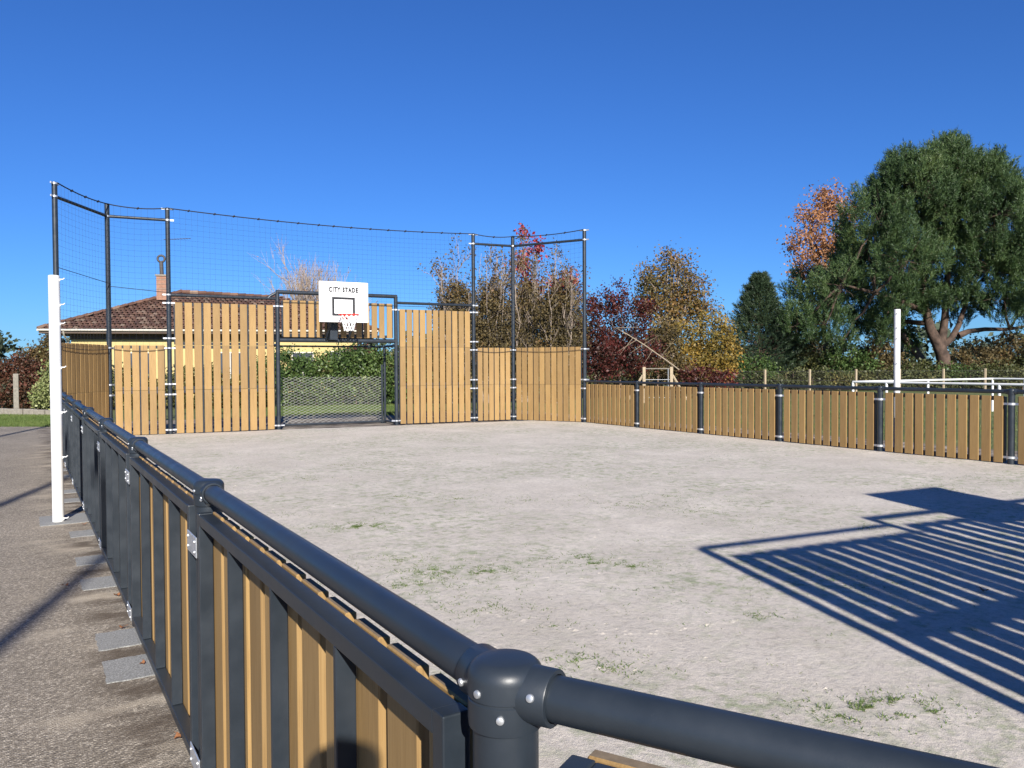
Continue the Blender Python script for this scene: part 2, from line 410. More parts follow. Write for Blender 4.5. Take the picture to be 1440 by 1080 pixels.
POST_R = .045; RAIL_R = .030
def fitting_mesh(dirs, zr, sleeve=.075):
    """cap of a barrier post: collar, seam, dome and a sleeve for each rail; zr = rail axis height"""
    k = MB()
    z = zr-.037
    prof = [(.046,z-.012),(.0505,z-.010),(.0515,z),(.0515,z+.027),(.0495,z+.0285),(.0495,z+.0305),(.0520,z+.032),(.0522,z+.056)]
    for q in range(1, 8):
        a = q/7*math.pi/2*.94; prof.append((.0302+.022*math.cos(a), z+.056+.022*math.sin(a)))
    prof += [(.02,z+.0795),(.006, z+.0805)]; k.lathe(prof, 40)
    for d in dirs:
        d = Vector((d[0], d[1], 0)).normalized(); c = Vector((0,0,zr))
        pts = [c+d*.01, c+d*sleeve, c+d*(sleeve+.0015), c+d*(sleeve+.0018)]
        k.path(pts, [.0375,.0375,.0365,.0312], 36, cap=False)
    return k.mesh('fitting', 38)
ME_POST = {}
def post(parent, base, h, loc, r_=POST_R, cap=False):
    key = (round(h,3), round(r_,3), cap)
    if key not in ME_POST:
        k = MB()
        pr = [(r_,-.05),(r_,h-.004),(r_-.004,h)]
        if cap: pr = [(r_,-.05),(r_,h-.012),(r_*.75,h-.002),(r_*.3,h)]
        k.lathe(pr, 24); ME_POST[key] = k.mesh('post', 35)
    return link('post', ME_POST[key], M_PAINT, parent, loc)

ME_CACHE = {}
def panel(parent, A, B, z0, z1, n, side, name='panel_frame', inset=(.09,.09), bars=3, base=None, brackets=False, slat_w=.76, wide=None, outer=False):
    """one slatted panel from A to B; slats on the `side` (+1 left of A->B, -1 right), frame on the other"""
    d = (B-A); Lt = d.length; u = d.normalized(); s0 = A + u*inset[0]; L = Lt-inset[0]-inset[1]
    rz = math.atan2(u.y, u.x); key = (round(L,3), round(z1-z0,3), n, side, bars, outer); rh = .036 if outer else .066
    if key not in ME_CACHE:
        fr = MB(); t = .034; dp = .045; H = z1-z0
        ylo, yhi = (-dp, 0) if side > 0 else (0, dp)
        fr.box((0,ylo,.015),(t,yhi,H-.012)); fr.box((L-t,ylo,.015),(L,yhi,H-.012))
        e_ = .014 if outer else .002
        fr.box((t,ylo,e_+.003),(L-t,yhi,e_+.003+rh)); fr.box((t,ylo,H-e_-rh),(L-t,yhi,H-e_))
        fm = bevel_mesh(fr.mesh('panel_frame'), .003, 2)
        br = MB(); br.box((-.008 if outer else -.016, ylo+.002, e_+.004+rh),(.008 if outer else .016, yhi-.002, H-e_-.001-rh)); bmesh_ = bevel_mesh(br.mesh('bar'), .002, 1)
        pitch = L/n; w = min(.152, pitch*slat_w+0.0)
        if wide: w = wide
        th = .026; sl_ = MB()
        y0_, y1_ = (.0015, th) if side > 0 else (-th, -.0015)
        sl_.box((-w/2, y0_, 0), (w/2, y1_, H-.011 if outer else H)); sm = bevel_mesh(sl_.mesh('slat'), .003, 1)
        sm.materials.append(M_SLAT); sm.materials.append(M_SAWN)
        for pl_ in sm.polygons: pl_.material_index = 1 if abs(pl_.normal.z) > .9 else 0
        ME_CACHE[key] = (fm, bmesh_, sm, pitch)
    fm, bme, sm, pitch = ME_CACHE[key]
    base = Vector((0,0,0)) if base is None else base
    f_ = link(name, fm, M_PAINT, parent, (s0.x-base.x, s0.y-base.y, z0), rz)
    if bars == 3 and not outer: bars = 2
    for k in range(bars):
        # bars stand in gaps between slats
        if outer: gx = L*(k+1)/4
        elif bars == 2: gx = pitch*round((3,8)[k]*n/11)
        else: gx = pitch*round(n/2)
        link('bar', bme, M_PAINT, f_, (gx, 0, 0))
    for k in range(n):
        o = link('slat', sm, M_SLAT, f_, (pitch*(k+.5) + random.uniform(-.002,.002), random.uniform(-.0008,.0008)+(0.001 if side>0 else -.001), random.uniform(-.0012,.0012)))
        o.rotation_euler = (0, random.uniform(-.0025,.0025), 0)
    if brackets:
        # hinge plates towards both neighbouring posts
        kb = 'brk'
        if kb not in ME_CACHE:
            q = MB(); q.box((0,-.0520,-.036),(.078,-.0465,.036)); ME_CACHE[kb] = bevel_mesh(q.mesh('bracket'), .002, 1)
        for zz in (.09, H_(z0,z1)-.135):
            o = link('bracket', ME_CACHE[kb], M_GALV, f_, (-.062, 0, zz))
            for dz in (-.02, .02): add_bolt(f_, (-.045, -.052, zz+dz), (0,-1,0))
            link('bracket', ME_CACHE[kb], M_GALV, f_, (L-.016, 0, zz))
    return f_
def H_(a, b): return b-a

def rail(parent, A, B, z, base, r_=RAIL_R, name='rail', trim=.02, mat=None):
    d = (B-A).normalized(); a = A + d*trim; b = B - d*trim
    k = MB(); k.path([(a.x-base.x, a.y-base.y, z), (b.x-base.x, b.y-base.y, z)], r_, 28)
    return k.build(name, mat or M_PAINT, parent, 35)

def clamps(parent, post_obj, zs, ang):
    for z in zs: link('clamp', ME_CLAMP, M_GALV, post_obj, (0,0,z), ang)

# ------------------------------------------------------------------ left barrier (seen from outside)
ZL = 1.035
lb = empty('barrier', (0,0,0), 'dark grey waist-high barrier running away at the left, its metal frames facing the asphalt', 'barrier', 'waist-high barriers of the court')
base = Vector((0,0,0))
chd = (B2-P[0]).normalized()
ME_FIT_LR = fitting_mesh([(0,1),(0,-1)], ZL)
ME_FIT_P0 = fitting_mesh([(0,1),(chd.x,chd.y)], ZL)
for i in range(0, 8):
    p = post(lb, None, ZL-.042, (P[i].x, P[i].y, 0))
    link('fitting', ME_FIT_P0 if i == 0 else ME_FIT_LR, M_PAINT, p)
    dirs = [(0,1,0), (chd.x,chd.y,0)] if i == 0 else [(0,1,0),(0,-1,0)]
    for d in dirs:
        d = Vector(d); sd = Vector((d.y,-d.x,0))
        for sgn in (1,-1):
            nn = (sd*sgn*.93 + Vector((0,0,-.36))).normalized()
            if i == 0: nn = (sd*sgn*.95 + Vector((0,0,.26 if d.x > .1 else -.12))).normalized()
            if i <= 4: add_bolt(p, tuple(Vector((0,0,ZL)) + d*.058 + nn*.0368), nn)
    if i <= 4:
        for a in ((-.97,-.24,0), (-.63,-.78,0), (.6,.8,0)):
            a = Vector(a).normalized()
            zz = ZL-.023
            if a.x < -.9: zz = ZL+.006
            add_bolt(p, tuple(a*.0512 + Vector((0,0,zz))), a)
    if i == 0: p['label'] = 'corner post nearest the camera with domed cap and two rail sleeves'
for i in range(8):
    rail(lb, P[i], P[i+1], ZL, base)
    panel(lb, P[i]+Vector((-.010,0)), P[i+1]+Vector((-.010,0)), .028, .988, 11, -1, inset=(.082,.082), base=base, outer=True)
# brackets on the outside (left of travel = -x)
q = MB(); q.box((-.0605,-.085,-.036),(-.0555,.085,.036)); ME_BRK = bevel_mesh(q.mesh('bracket'), .002, 1); ME_BRK.materials.append(M_GALV)
for i in range(1, 8):
    for z in (.085, .855):
        b = link('bracket', ME_BRK, M_GALV, lb, (P[i].x, P[i].y, z))
        for dy in (-.062,.062):
            for dz in (-.018,.018): add_bolt(b, (-.0605, dy, dz), (-1,0,0))

# near chamfer: low barrier turning in front of the viewer
nb = empty('barrier', (B2.x,B2.y,0), 'dark grey rail and barrier turning off the nearest post towards the lower right corner', 'barrier', 'waist-high barriers of the court')
bb = Vector((B2.x,B2.y,0))
rail(nb, P[0], B2, ZL, bb, trim=.02); rail(nb, B2, B3, ZL, bb)
for q_ in (B2, B3):
    if q_ is B3: continue
    p = post(nb, None, ZL-.042, (q_.x-bb.x, q_.y-bb.y, 0))
    link('fitting', fitting_mesh([tuple((P[0]-B2).normalized()), tuple((B3-B2).normalized())], ZL), M_PAINT, p)
panel(nb, P[0], B2, .020, .980, 11, +1, inset=(.10,.09), base=bb, outer=True)
panel(nb, B2, B3, .028, .988, 6, +1, base=bb)

# ------------------------------------------------------------------ right barrier (seen from inside)
ZR = 1.062
rb = empty('barrier', (RB[4].x, RB[4].y, 0), 'waist-high slatted barrier along the right side of the sand, dark posts between tan panels', 'barrier', 'waist-high barriers of the court')
bb = Vector((RB[4].x, RB[4].y, 0))
ME_FIT_R = fitting_mesh([(0,1),(0,-1)], ZR)
for i in range(1, 8):
    p = post(rb, None, ZR-.042, (RB[i].x-bb.x, RB[i].y-bb.y, 0)); link('fitting', ME_FIT_R, M_PAINT, p)
    clamps(rb, p, (.11,.885), R(90))
for i in range(7):
    rail(rb, RB[i], RB[i+1], ZR, bb)
    panel(rb, RB[i], RB[i+1], .026, .998, 11, -1, inset=(.085,.085), base=bb, slat_w=.74)

# ------------------------------------------------------------------ high corner fences at the far end
HT = 4.95
def high_corner(pts, label, inner):
    """pts: three posts; two-metre slatted panels between them, bars across the top"""
    bb = Vector((pts[1].x, pts[1].y, 0))
    o = empty('corner_fence', (bb.x,bb.y,0), label, 'fence', 'tall corner fences of the far end')
    posts = []
    for j, q_ in enumerate(pts):
        p = post(o, None, HT, (q_.x-bb.x, q_.y-bb.y, 0), .048, True); posts.append(p)
        nxt = pts[min(j+1,2)]-pts[max(j-1,0)]; ang = math.atan2(nxt.y, nxt.x)
        zs = [.11,.885,1.11,1.895]
        end3 = (q_ is T3 or q_ is T4)
        if end3: zs += [2.11,2.88,3.06]
        clamps(o, p, zs, ang)
        link('clamp', ME_CLAMP, M_GALV, p, (0,0,HT-.27), ang)
        if q_ is not T2 and q_ is not T5: link('clamp', ME_CLAMP, M_GALV, p, (0,0,HT-.03), ang)
    for a, b, n in ((pts[0],pts[1],None),(pts[1],pts[2],None)):
        L = (b-a).length; n = 11 if L > 1.6 else 6
        for z0, z1 in ((.026,.9765),(.980,1.952)):
            panel(o, a, b, z0, z1, n, inner, base=bb, bars=3 if n == 11 else 1, slat_w=.82)
        rail(o, a, b, HT-.27, bb, .031, 'top_bar', .05)
    return o
high_corner([T1,T2,T3], 'tall slatted corner fence with three dark posts at the far left, behind the white post', -1)
high_corner([T4,T5,T6], 'tall slatted corner fence with three dark posts in front of the reddish shrubs', -1)

# ------------------------------------------------------------------ three-metre walls beside the goal
def wing(A, B, label, side, tops=3.06, inset=(.10,.08), n=11, post_at_a=False, group='slatted walls beside the goals'):
    bb = Vector((A.x, A.y, 0))
    o = empty('slatted_wall', (bb.x,bb.y,0), label, 'wall', group)
    for z0, z1 in ((.026,.9765),(.980,1.9565),(1.960,2.900)):
        panel(o, A, B, z0, z1, n, side, base=bb, inset=inset, slat_w=.80)
    rail(o, A, B, tops, bb, .034, 'top_rail', .02)
    return o
wing(T3, G1, 'three metre slatted wall left of the far goal, the house roof behind it', -1)
wing(G2, T4, 'three metre slatted wall right of the far goal and the backboard', -1, inset=(.08,.10))

def goal(A, B, label, back, meshdepth=.85):
    """A,B feet of the front posts; back = unit vector out of the court"""
    bb = Vector((A.x, A.y, 0)); o = empty('goal', (bb.x,bb.y,0), label, 'goal', 'goals at the two ends of the court')
    u = (B-A).normalized(); bk = Vector((back[0],back[1])).normalized()
    HG, HC = 3.215, 2.10
    loc = lambda p, z: (p.x-bb.x, p.y-bb.y, z)
    for q_ in (A, B):
        k = MB(); k.path([loc(q_,-.05), loc(q_,HG)], .048, 24); p = k.build('post', M_PAINT, o, 35)
        for z in (.11, 2.885): 
            c = link('clamp', ME_CLAMP, M_GALV, p, loc(q_, z), math.atan2(u.y,u.x)); c.scale = (1.06,1.06,1)
    k = MB(); k.path([loc(A-u*.03,HG), loc(B+u*.03,HG)], .046, 24); k.build('top_bar', M_PAINT, o, 35)
    k = MB(); k.path([loc(A+u*.04,HC), loc(B-u*.04,HC)], .050, 24); k.build('crossbar', M_PAINT, o, 35)
    # shoulders that run down to the lower side walls
    for q_, s in (((A,-1),) if back[1] > 0 else ()):
        k = MB(); k.path([loc(q_,HG-.01), loc(q_+u*s*.16,HG-.10), loc(q_+u*s*.22,3.05)], .034, 14); k.build('shoulder', M_PAINT, o, 40)
    # slats over the crossbar
    panel(o, A, B, 2.17, 3.03, 14, -1 if back[1] > 0 else +1, base=bb, inset=(.10,.08), bars=3, slat_w=.70)
    # box behind: rear posts, runners and rear bars
    A2, B2_ = A+bk*meshdepth, B+bk*meshdepth
    for q_ in (A2, B2_):
        k = MB(); k.path([loc(q_,-.05), loc(q_,2.0)], .033, 16); k.path([loc(q_-u*.075*(1 if q_ is B2_ else -1),-.05), loc(q_-u*.075*(1 if q_ is B2_ else -1),1.52)], .028, 14)
        k.build('rear_post', M_PAINT, o, 35)
    for q_, r2 in ((A,A2),(B,B2_)):
        k = MB(); k.path([loc(q_,.06), loc(r2,.06)], .03, 14); k.build('runner', M_PAINT, o, 35)
        k = MB(); k.path([loc(q_,1.99), loc(r2,1.99)], .03, 14); k.build('runner', M_PAINT, o, 35)
    k = MB(); k.path([loc(A2,1.98), loc(B2_,1.98)], .022, 12); k.build('rear_bar', M_PAINT, o, 35)
    k = MB(); k.path([loc(A2,.05), loc(B2_,.05)], .028, 12); k.build('rear_bar', M_PAINT, o, 35)
    # expanded metal: diamonds of flat strand
    k = MB(); Lm = (B2_-A2).length; px_, pz = .15, .068
    nz = int(1.14/pz*2)
    for r_ in range(nz):
        z = .06 + r_*pz/2; xs = np.arange(0, Lm, px_/2)
        for q in range(len(xs)-1):
            za = z + (0 if (q+r_) % 2 == 0 else pz/2); zb = z + (pz/2 if (q+r_) % 2 == 0 else 0)
            if r_ % 2: continue
            pa = A2+u*xs[q]; pb = A2+u*xs[q+1]; hw = .0030; b = len(k.v)
            off = bk*.004
            for pp, zz in ((pa,za),(pb,zb)):
                k.v += [loc(pp-off, zz-hw), loc(pp+off, zz+hw)]
            k.f.append((b, b+2, b+3, b+1))
            za2, zb2 = z+pz-(za-z), z+pz-(zb-z); b = len(k.v)
            for pp, zz in ((pa,za2),(pb,zb2)):
                k.v += [loc(pp-off, zz-hw), loc(pp+off, zz+hw)]
            k.f.append((b, b+2, b+3, b+1))
    w = k.build('wire_mesh', M_WIRE, o); w['kind'] = 'stuff'
    return o
nrm_far = Vector((-gdir.y, gdir.x))
goal(G1, G2, 'dark framed goal in the far wall, slats over its crossbar, wire mesh behind', nrm_far)

def hoop(A, B, inward, label, text=True, shift=-.06):
    u = (B-A).normalized(); c = (A+B)/2 + u*shift; inw = Vector(inward).normalized()
    o = empty('basketball_hoop', (c.x,c.y,0), label, 'basketball hoop', 'basketball hoops over the goals')
    rz = math.atan2(u.y, u.x)
    if inw.dot(Vector((u.y,-u.x))) < 0: rz += math.pi         # local -y looks into the court
    o.rotation_euler = (0,0,rz)
    D = .62; W = 1.17; z0, z1 = 2.51, 3.45
    k = MB(); k.box((-W/2,-D-.012,z0),(W/2,-D+.012,z1)); bd = bevel_mesh(k.mesh('backboard'), .004, 2)
    bd = link('backboard', bd, M_BOARD, o)
    # painted target rectangle
    k = MB(); y = -D-.0145; a, b, cc, d = -.285,.265,2.655,3.095; t = .056
    def strip(xa, za, xb, zb): k.box((xa, y, za), (xb, -D-.0118, zb))
    strip(a,cc,b,cc+t); strip(a,d-t,b,d); strip(a,cc+t,a+t,d-t); strip(b-t,cc+t,b,d-t)
    k.build('target_square', M_BLACK, bd)
    if text:
        for txt, size, x, z, mt in (('CITY STADE', .150, -.01, 3.215, M_BLACK), ('Sport', .060, .20, 3.14, M_GREYPRINT)):
            cu = bpy.data.curves.new('lettering', 'FONT'); cu.body = txt; cu.size = size; cu.align_x = 'CENTER'; cu.extrude = .0012
            if mt is M_BLACK: cu.offset = .0105; cu.space_character = 1.26
            to = bpy.data.objects.new('lettering_curve', cu); col.objects.link(to)
            dg = bpy.context.evaluated_depsgraph_get(); mesh_ = bpy.data.meshes.new_from_object(to.evaluated_get(dg))
            bpy.data.objects.remove(to); mesh_.materials.clear(); mesh_.name = 'lettering'
            for v_ in mesh_.vertices:
                X, Y, Z = v_.co; v_.co = (X*.70, -Z, Y)
            lt = link('lettering', mesh_, mt, bd, (x, -D-.0142, z))
    # rim with its plate
    zr_ = 2.665; rc = Vector((0,-D-.15-.225, zr_)); k = MB()
    k.path([(rc.x+.225*math.cos(2*math.pi*q/40), rc.y+.225*math.sin(2*math.pi*q/40), zr_) for q in range(41)], .0135, 10, cap=False)
    k.box((-.11,-D-.03,zr_-.09),(.11,-D-.0145,zr_+.02))
    k.path([(-.08,-D-.03,zr_-.005),(-.10,-D-.19,zr_)], .010, 8); k.path([(.08,-D-.03,zr_-.005),(.10,-D-.19,zr_)], .010, 8)
    rim = k.build('rim', M_RED, o, 40)
    k = MB()                                                  # white net, knotted diamonds
    rows = [(.222,0),(.190,-.075),(.160,-.15),(.135,-.225),(.115,-.30),(.105,-.36)]
    nn = 12
    for (r0,h0),(r1,h1), j in zip(rows, rows[1:], range(9)):
        for q in range(nn):
            a0 = 2*math.pi*(q+.5*(j % 2))/nn
            for s in (-.5,.5):
                a1 = a0 + 2*math.pi*s/nn
                k.path([(rc.x+r0*math.cos(a0), rc.y+r0*math.sin(a0), zr_+h0-.01), (rc.x+r1*math.cos(a1), rc.y+r1*math.sin(a1), zr_+h1-.01)], .0085, 5)
    k.build('net', M_NETW, rim)
    # dark support arm behind the board, standing on the crossbar
    k = MB()
    k.box((-.30,-D+.013,2.56),(-.24,-D+.05,3.32)); k.box((.24,-D+.013,2.56),(.30,-D+.05,3.32))
    k.path([(-.27,-D+.05,3.22),(-.27,-.06,3.18)], .03, 12); k.path([(.27,-D+.05,3.22),(.27,-.06,3.18)], .03, 12)
    k.path([(-.27,-D+.05,2.62),(-.27,-.05,2.12)], .03, 12); k.path([(.27,-D+.05,2.62),(.27,-.05,2.12)], .03, 12)
    k.box((-.24,-.30,2.11),(-.06,-.06,2.60)); k.box((-.14,-D+.013,2.53),(.14,-D+.11,2.75))
    k.build('support_arm', M_PAINT, o, 35)
    return o
hoop(G1, G2, -nrm_far, 'white basketball backboard with black square, red rim and white net over the far goal')

# ------------------------------------------------------------------ near end: only its shadow reaches the picture
wing(B3, NG1, 'three metre slatted wall beside the near goal that throws the left part of the striped shadow', +1)
wing(NG2, B4, 'three metre slatted wall beyond the near goal, nearest the right barrier', +1, inset=(.08,.10))
k = post(bpy.data.objects['slatted_wall.002'], None, 3.06, (0,0,0), .048, True)
k2 = post(bpy.data.objects['slatted_wall.003'], None, 3.06, (B4.x-NG2.x, B4.y-NG2.y, 0), .048, True)
nd = (B4-B3).normalized(); nrm_near = Vector((nd.y, -nd.x))
goal(NG1, NG2, 'dark framed goal of the near end, its shadow across the sand at the right', nrm_near)
hoop(NG1, NG2, -nrm_near, 'white backboard of the near goal whose dark rectangular shadow lies on the sand', shift=.12)
nc = empty('barrier', (B5.x,B5.y,0), 'waist-high barrier closing the near right corner of the court', 'barrier', 'waist-high barriers of the court')
bb = Vector((B5.x,B5.y,0))
for a, b, n in ((B4,B5,6),(B5,B6,11)):
    rail(nc, a, b, ZL, bb); panel(nc, a, b, .028, .988, n, +1, base=bb)
p = post(nc, None, ZL-.042, (0,0,0)); link('fitting', fitting_mesh([tuple((B4-B5).normalized()), tuple((B6-B5).normalized())], ZL), M_PAINT, p)

# ------------------------------------------------------------------ ball net over the far end
bn = empty('ball_net', (T3.x,T3.y,0), 'fine dark ball net hung from a rope between the tall posts above the far wall', 'net')
bb = Vector((T3.x, T3.y, 0)); off = Vector((0,0))
segs = [(T1,T2,1.96,1.96),(T2,T3,1.96,1.96),(T3,T4,3.06,3.06),(T4,T5,1.96,1.96),(T5,T6,1.96,1.96)]
rope = MB(); web = MB()
SP = .12
for a, b, zb0, zb1 in segs:
    L = (b-a).length; u = (b-a).normalized(); inn = Vector((u.y,-u.x))*.055
    big = L > 4
    def top(t): return HT-.02 - (.10 if big else .05)*4*t*(1-t)
    def pt(t, z): 
        q_ = a + (b-a)*t + inn; return (q_.x-bb.x, q_.y-bb.y, z)
    ns = 24 if big else 8
    rope.path([pt(i/ns, top(i/ns)) for i in range(ns+1)], .012, 6)
    nk = int(L/.45)
    for i in range(1, nk):                                    # knots and ties along the rope
        t = i/nk + random.uniform(-.01,.01); rope.path([pt(t-.012/L*2, top(t)-.012), pt(t+.012/L*2, top(t)+.012)], .022, 5)
    zb = zb0-.10
    rope.path([pt(i/ns, zb+.02 + (.0 if big else -.05)*4*(i/ns)*(1-i/ns)) for i in range(ns+1)], .006, 5)
    nv = max(2, int(L/SP))
    for i in range(nv+1):
        t = i/nv; wob = random.uniform(-.012,.012)/L
        web.path([pt(min(1,max(0,t+wob*math.sin(z_*2))), z_) for z_ in np.linspace(zb, top(t), 5)], .0014, 3, cap=False)
    for j in range(1, int((HT-zb)/SP)):
        zz = zb + j*SP
        web.path([pt(i/ns, zb + (top(i/ns)-zb)*(zz-zb)/(HT-zb)) for i in range(ns+1)], .0014, 3, cap=False)
    if not big and a is not T4 and b is not T6:               # seam rope half way up
        rope.path([pt(i/ns, (3.35 if a is T1 else 3.20) - .10*(i/ns)) for i in range(ns+1)], .0065, 5)
rope.build('rope', M_ROPE, bn, 50)
w = web.build('netting', M_ROPE, bn); w['kind'] = 'stuff'

# ------------------------------------------------------------------ white net posts on both sides of the court
def white_post(x, y, h, label, side, hooks):
    o = empty('net_post', (x,y,0), label, 'post', 'white net posts beside the court')
    k = MB(); k.lathe([(.050,-.03),(.050,h-.006),(.046,h-.001),(.02,h)], 28); k.build('tube', M_WHITE, o, 35)
    for z in hooks:
        d = Vector((side,.35*0,0)); k = MB()
        k.path([(side*.045,0,z),(side*.085,0,z),(side*.098,0,z+.012)], .0055, 8); k.path([(side*.045,.0,z-.02),(side*.06,0,z-.004)], .004, 6)
        hk = k.build('hook', M_WHITE, o, 40); hk.rotation_euler = (0,0,-.5*side)
    return o
white_post(-.288, 7.84, 2.358, 'white net post with small hooks standing on the asphalt outside the left barrier', 1, (.03,.62,1.05,1.48,1.90,2.08,2.32))
white_post(11.985, 7.06, 2.39, 'white net post behind the right barrier, in front of the big pine', -1, (1.05,1.48,1.90,2.08,2.32))

# ------------------------------------------------------------------ concrete pads at the foot of the left barrier
pads = [((-.243,3.20),(-.03,3.52)),((-.240,3.70),(-.03,4.00)),((-.240,5.02),(-.03,5.33)),((-.235,5.78),(-.03,6.08)),((-.225,6.93),(-.03,7.22)),((-.44,7.66),(-.03,8.20)),
        ((-.22,9.02),(-.03,9.30)),((-.22,9.75),(-.03,10.05)),((-.22,11.3),(-.03,11.6)),((-.22,12.1),(-.03,12.4))]
PAD_LABELS = ['grey concrete footing nearest the camera, with a reddish leaf on it', 'grey concrete footing just beyond the one with the leaf on it',
    'grey concrete footing just this side of the nearest blurred shadow', 'grey concrete footing crossed by the end of the nearest blurred shadow',
    'narrow grey concrete footing just in front of the left white post', 'wide grey concrete footing that the left white post stands on',
    'first small grey footing beyond the left white post', 'second small grey footing beyond the left white post',
    'third small grey footing beyond the left white post', 'farthest small grey footing beyond the left white post']
for i, (a, b) in enumerate(pads):
    bm = bmesh.new(); n = 7
    pts = []
    for (xa,ya),(xb,yb) in (((a[0],a[1]),(b[0],a[1])),((b[0],a[1]),(b[0],b[1])),((b[0],b[1]),(a[0],b[1])),((a[0],b[1]),(a[0],a[1]))):
        for q in range(n):
            t = q/n; j = .005 if xa != b[0] or xb != b[0] else 0
            pts.append((xa+(xb-xa)*t+random.uniform(-j,j), ya+(yb-ya)*t+random.uniform(-j,j)))
    top_ = [bm.verts.new((x,y,.0015+random.uniform(-.0005,.0005))) for x,y in pts]; bot = [bm.verts.new((x,y,-.02)) for x,y in pts]
    bm.faces.new(top_)
    for q in range(len(pts)): bm.faces.new((top_[q-1], top_[q], bot[q], bot[q-1])[::-1])
    bmesh.ops.recalc_face_normals(bm, faces=bm.faces[:])
    me = bpy.data.meshes.new('footing_pad'); bm.to_mesh(me); bm.free()
    o = link('footing_pad', me, M_PAD)
    tag(o, PAD_LABELS[i], 'footing', 'concrete footings along the left barrier')

# ------------------------------------------------------------------ foliage kit
def rand_dirs(n):
    d = rng.normal(size=(n,3)); return d/np.linalg.norm(d, axis=1, keepdims=True)
def leaves(pts, size, flat=0.0, out=None):
    """one rhombic leaf at each point"""
    n = len(pts); a = rand_dirs(n); b = np.cross(a, rand_dirs(n)); b /= np.linalg.norm(b,axis=1,keepdims=True)+1e-9
    s = size*rng.uniform(.6,1.35,size=(n,1)); c = np.cross(a,b)*.18*s
    return np.stack([pts-a*s*.62, pts-b*s*.38+c, pts+a*s*.62, pts+b*s*.38+c], axis=1)
def clump_points(lobes, n, clump=.28, per=26, shell=.55):
    """lobes: (centre, (rx,ry,rz)) ; points in small clumps that favour the outside of each lobe"""
    vol = np.array([max(1e-3,(r_[0]*r_[1]*r_[2])**(2/3)) for _, r_ in lobes]); pr = vol/vol.sum()
    nc = max(1, n//per); idx = rng.choice(len(lobes), nc, p=pr)
    C_ = np.array([list(l[0]) for l in lobes])[idx]; RR = np.array([list(l[1]) for l in lobes])[idx]
    d = rand_dirs(nc); rad = (shell + (1-shell)*rng.random((nc,1)))**.8*rng.uniform(.80,1.08,size=(nc,1))
    cen = C_ + d*RR*rad
    pts = np.repeat(cen, per, axis=0) + rng.normal(size=(nc*per,3))*clump*rng.uniform(.5,1.2,size=(nc*per,1))
    return cen, pts
def limb(k, a, b, r0, r1, n=5, sag=0, wob=.12, sides=6):
    a, b = Vector(a), Vector(b); L = (b-a).length; pts = []; rad = []
    for i in range(n+1):
        t = i/n; p = a.lerp(b, t)
        if 0 < i < n: p += Vector((random.gauss(0,1), random.gauss(0,1), random.gauss(0,1)))*wob*L/n*.6
        p.z -= sag*4*t*(1-t); pts.append(p); rad.append(r0+(r1-r0)*t)
    k.path(pts, rad, sides); return pts

def broad_tree(name, label, cat, base, lobes, trunk_h, trunk_r, nleaf, lsize, lmat, bmat=None, group=None, clump=.3, nlimb=14, shell=.5, twigs=60, stems=1, twig_r=.012):
    base = Vector(base); base.z = 0 if base.z > -5 else base.z
    o = empty(name, base, label, cat, group); bmat = bmat or M_BARK
    lb_ = [(Vector(c)-base, r_) for c, r_ in lobes]
    cen, pts = clump_points(lb_, nleaf, clump, 24, shell)
    k = MB(); pts = pts[pts[:,2] > .03]
    tops = []
    for s in range(stems):
        a = Vector((random.uniform(-.25,.25)*(stems>1), random.uniform(-.25,.25)*(stems>1), -.05))
        l = random.choice(lb_); tp = Vector((l[0].x*.25*(stems > 1), l[0].y*.25*(stems>1), trunk_h))
        path = limb(k, a, tp, trunk_r, trunk_r*.6, 5, wob=.10, sides=8); tops.append(tp)
    for q in range(nlimb):
        l = random.choice(lb_); d = rand_dirs(1)[0]*np.array(l[1])*.55; e = l[0] + Vector(d)
        a = random.choice(tops) - Vector((0,0,random.uniform(0,.35)*trunk_h)); limb(k, a, e, trunk_r*.42, trunk_r*.08, 6, wob=.22, sides=5)
    for q in range(twigs):
        c = Vector(cen[rng.integers(len(cen))]); l = min(lb_, key=lambda L_: (L_[0]-c).length); a = l[0].lerp(c, .15)
        limb(k, a, c + Vector((0,0,.2)), twig_r*1.6, twig_r*.5, 3, wob=.25, sides=3)
    k.build('trunk', bmat, o, 60)
    me = poly_mesh('crown', leaves(pts, lsize), 4); link('crown', me, lmat, o)
    return o

def grow(k, tips, p, d, L, r_, lev, spread=.5, upb=.25, kids=3, sides=4):
    """recursive bare branching"""
    e = p + d*L; mid = p.lerp(e,.5) + Vector((random.gauss(0,1),random.gauss(0,1),random.gauss(0,1)))*L*.05
    k.path([p, mid, e], [r_, r_*.8, r_*.62], sides if lev > 1 else 3, cap=False)
    if lev == 0: tips.append(e); return
    for q in range(kids):
        t = random.uniform(.45,1.0); s = p.lerp(e, t)
        nd_ = (d + Vector((random.gauss(0,spread),random.gauss(0,spread),random.gauss(0,spread)+upb))).normalized()
        grow(k, tips, s, nd_, L*random.uniform(.55,.8), r_*.55, lev-1, spread, upb, kids, sides)

def lobe(px, py, rx, ry, D, rd=None):
    """ellipsoid measured in the photo at distance D"""
    s = D/F; return (at(px,py,D), (rx*s, (rd if rd else (rx+ry)/2*s), ry*s))

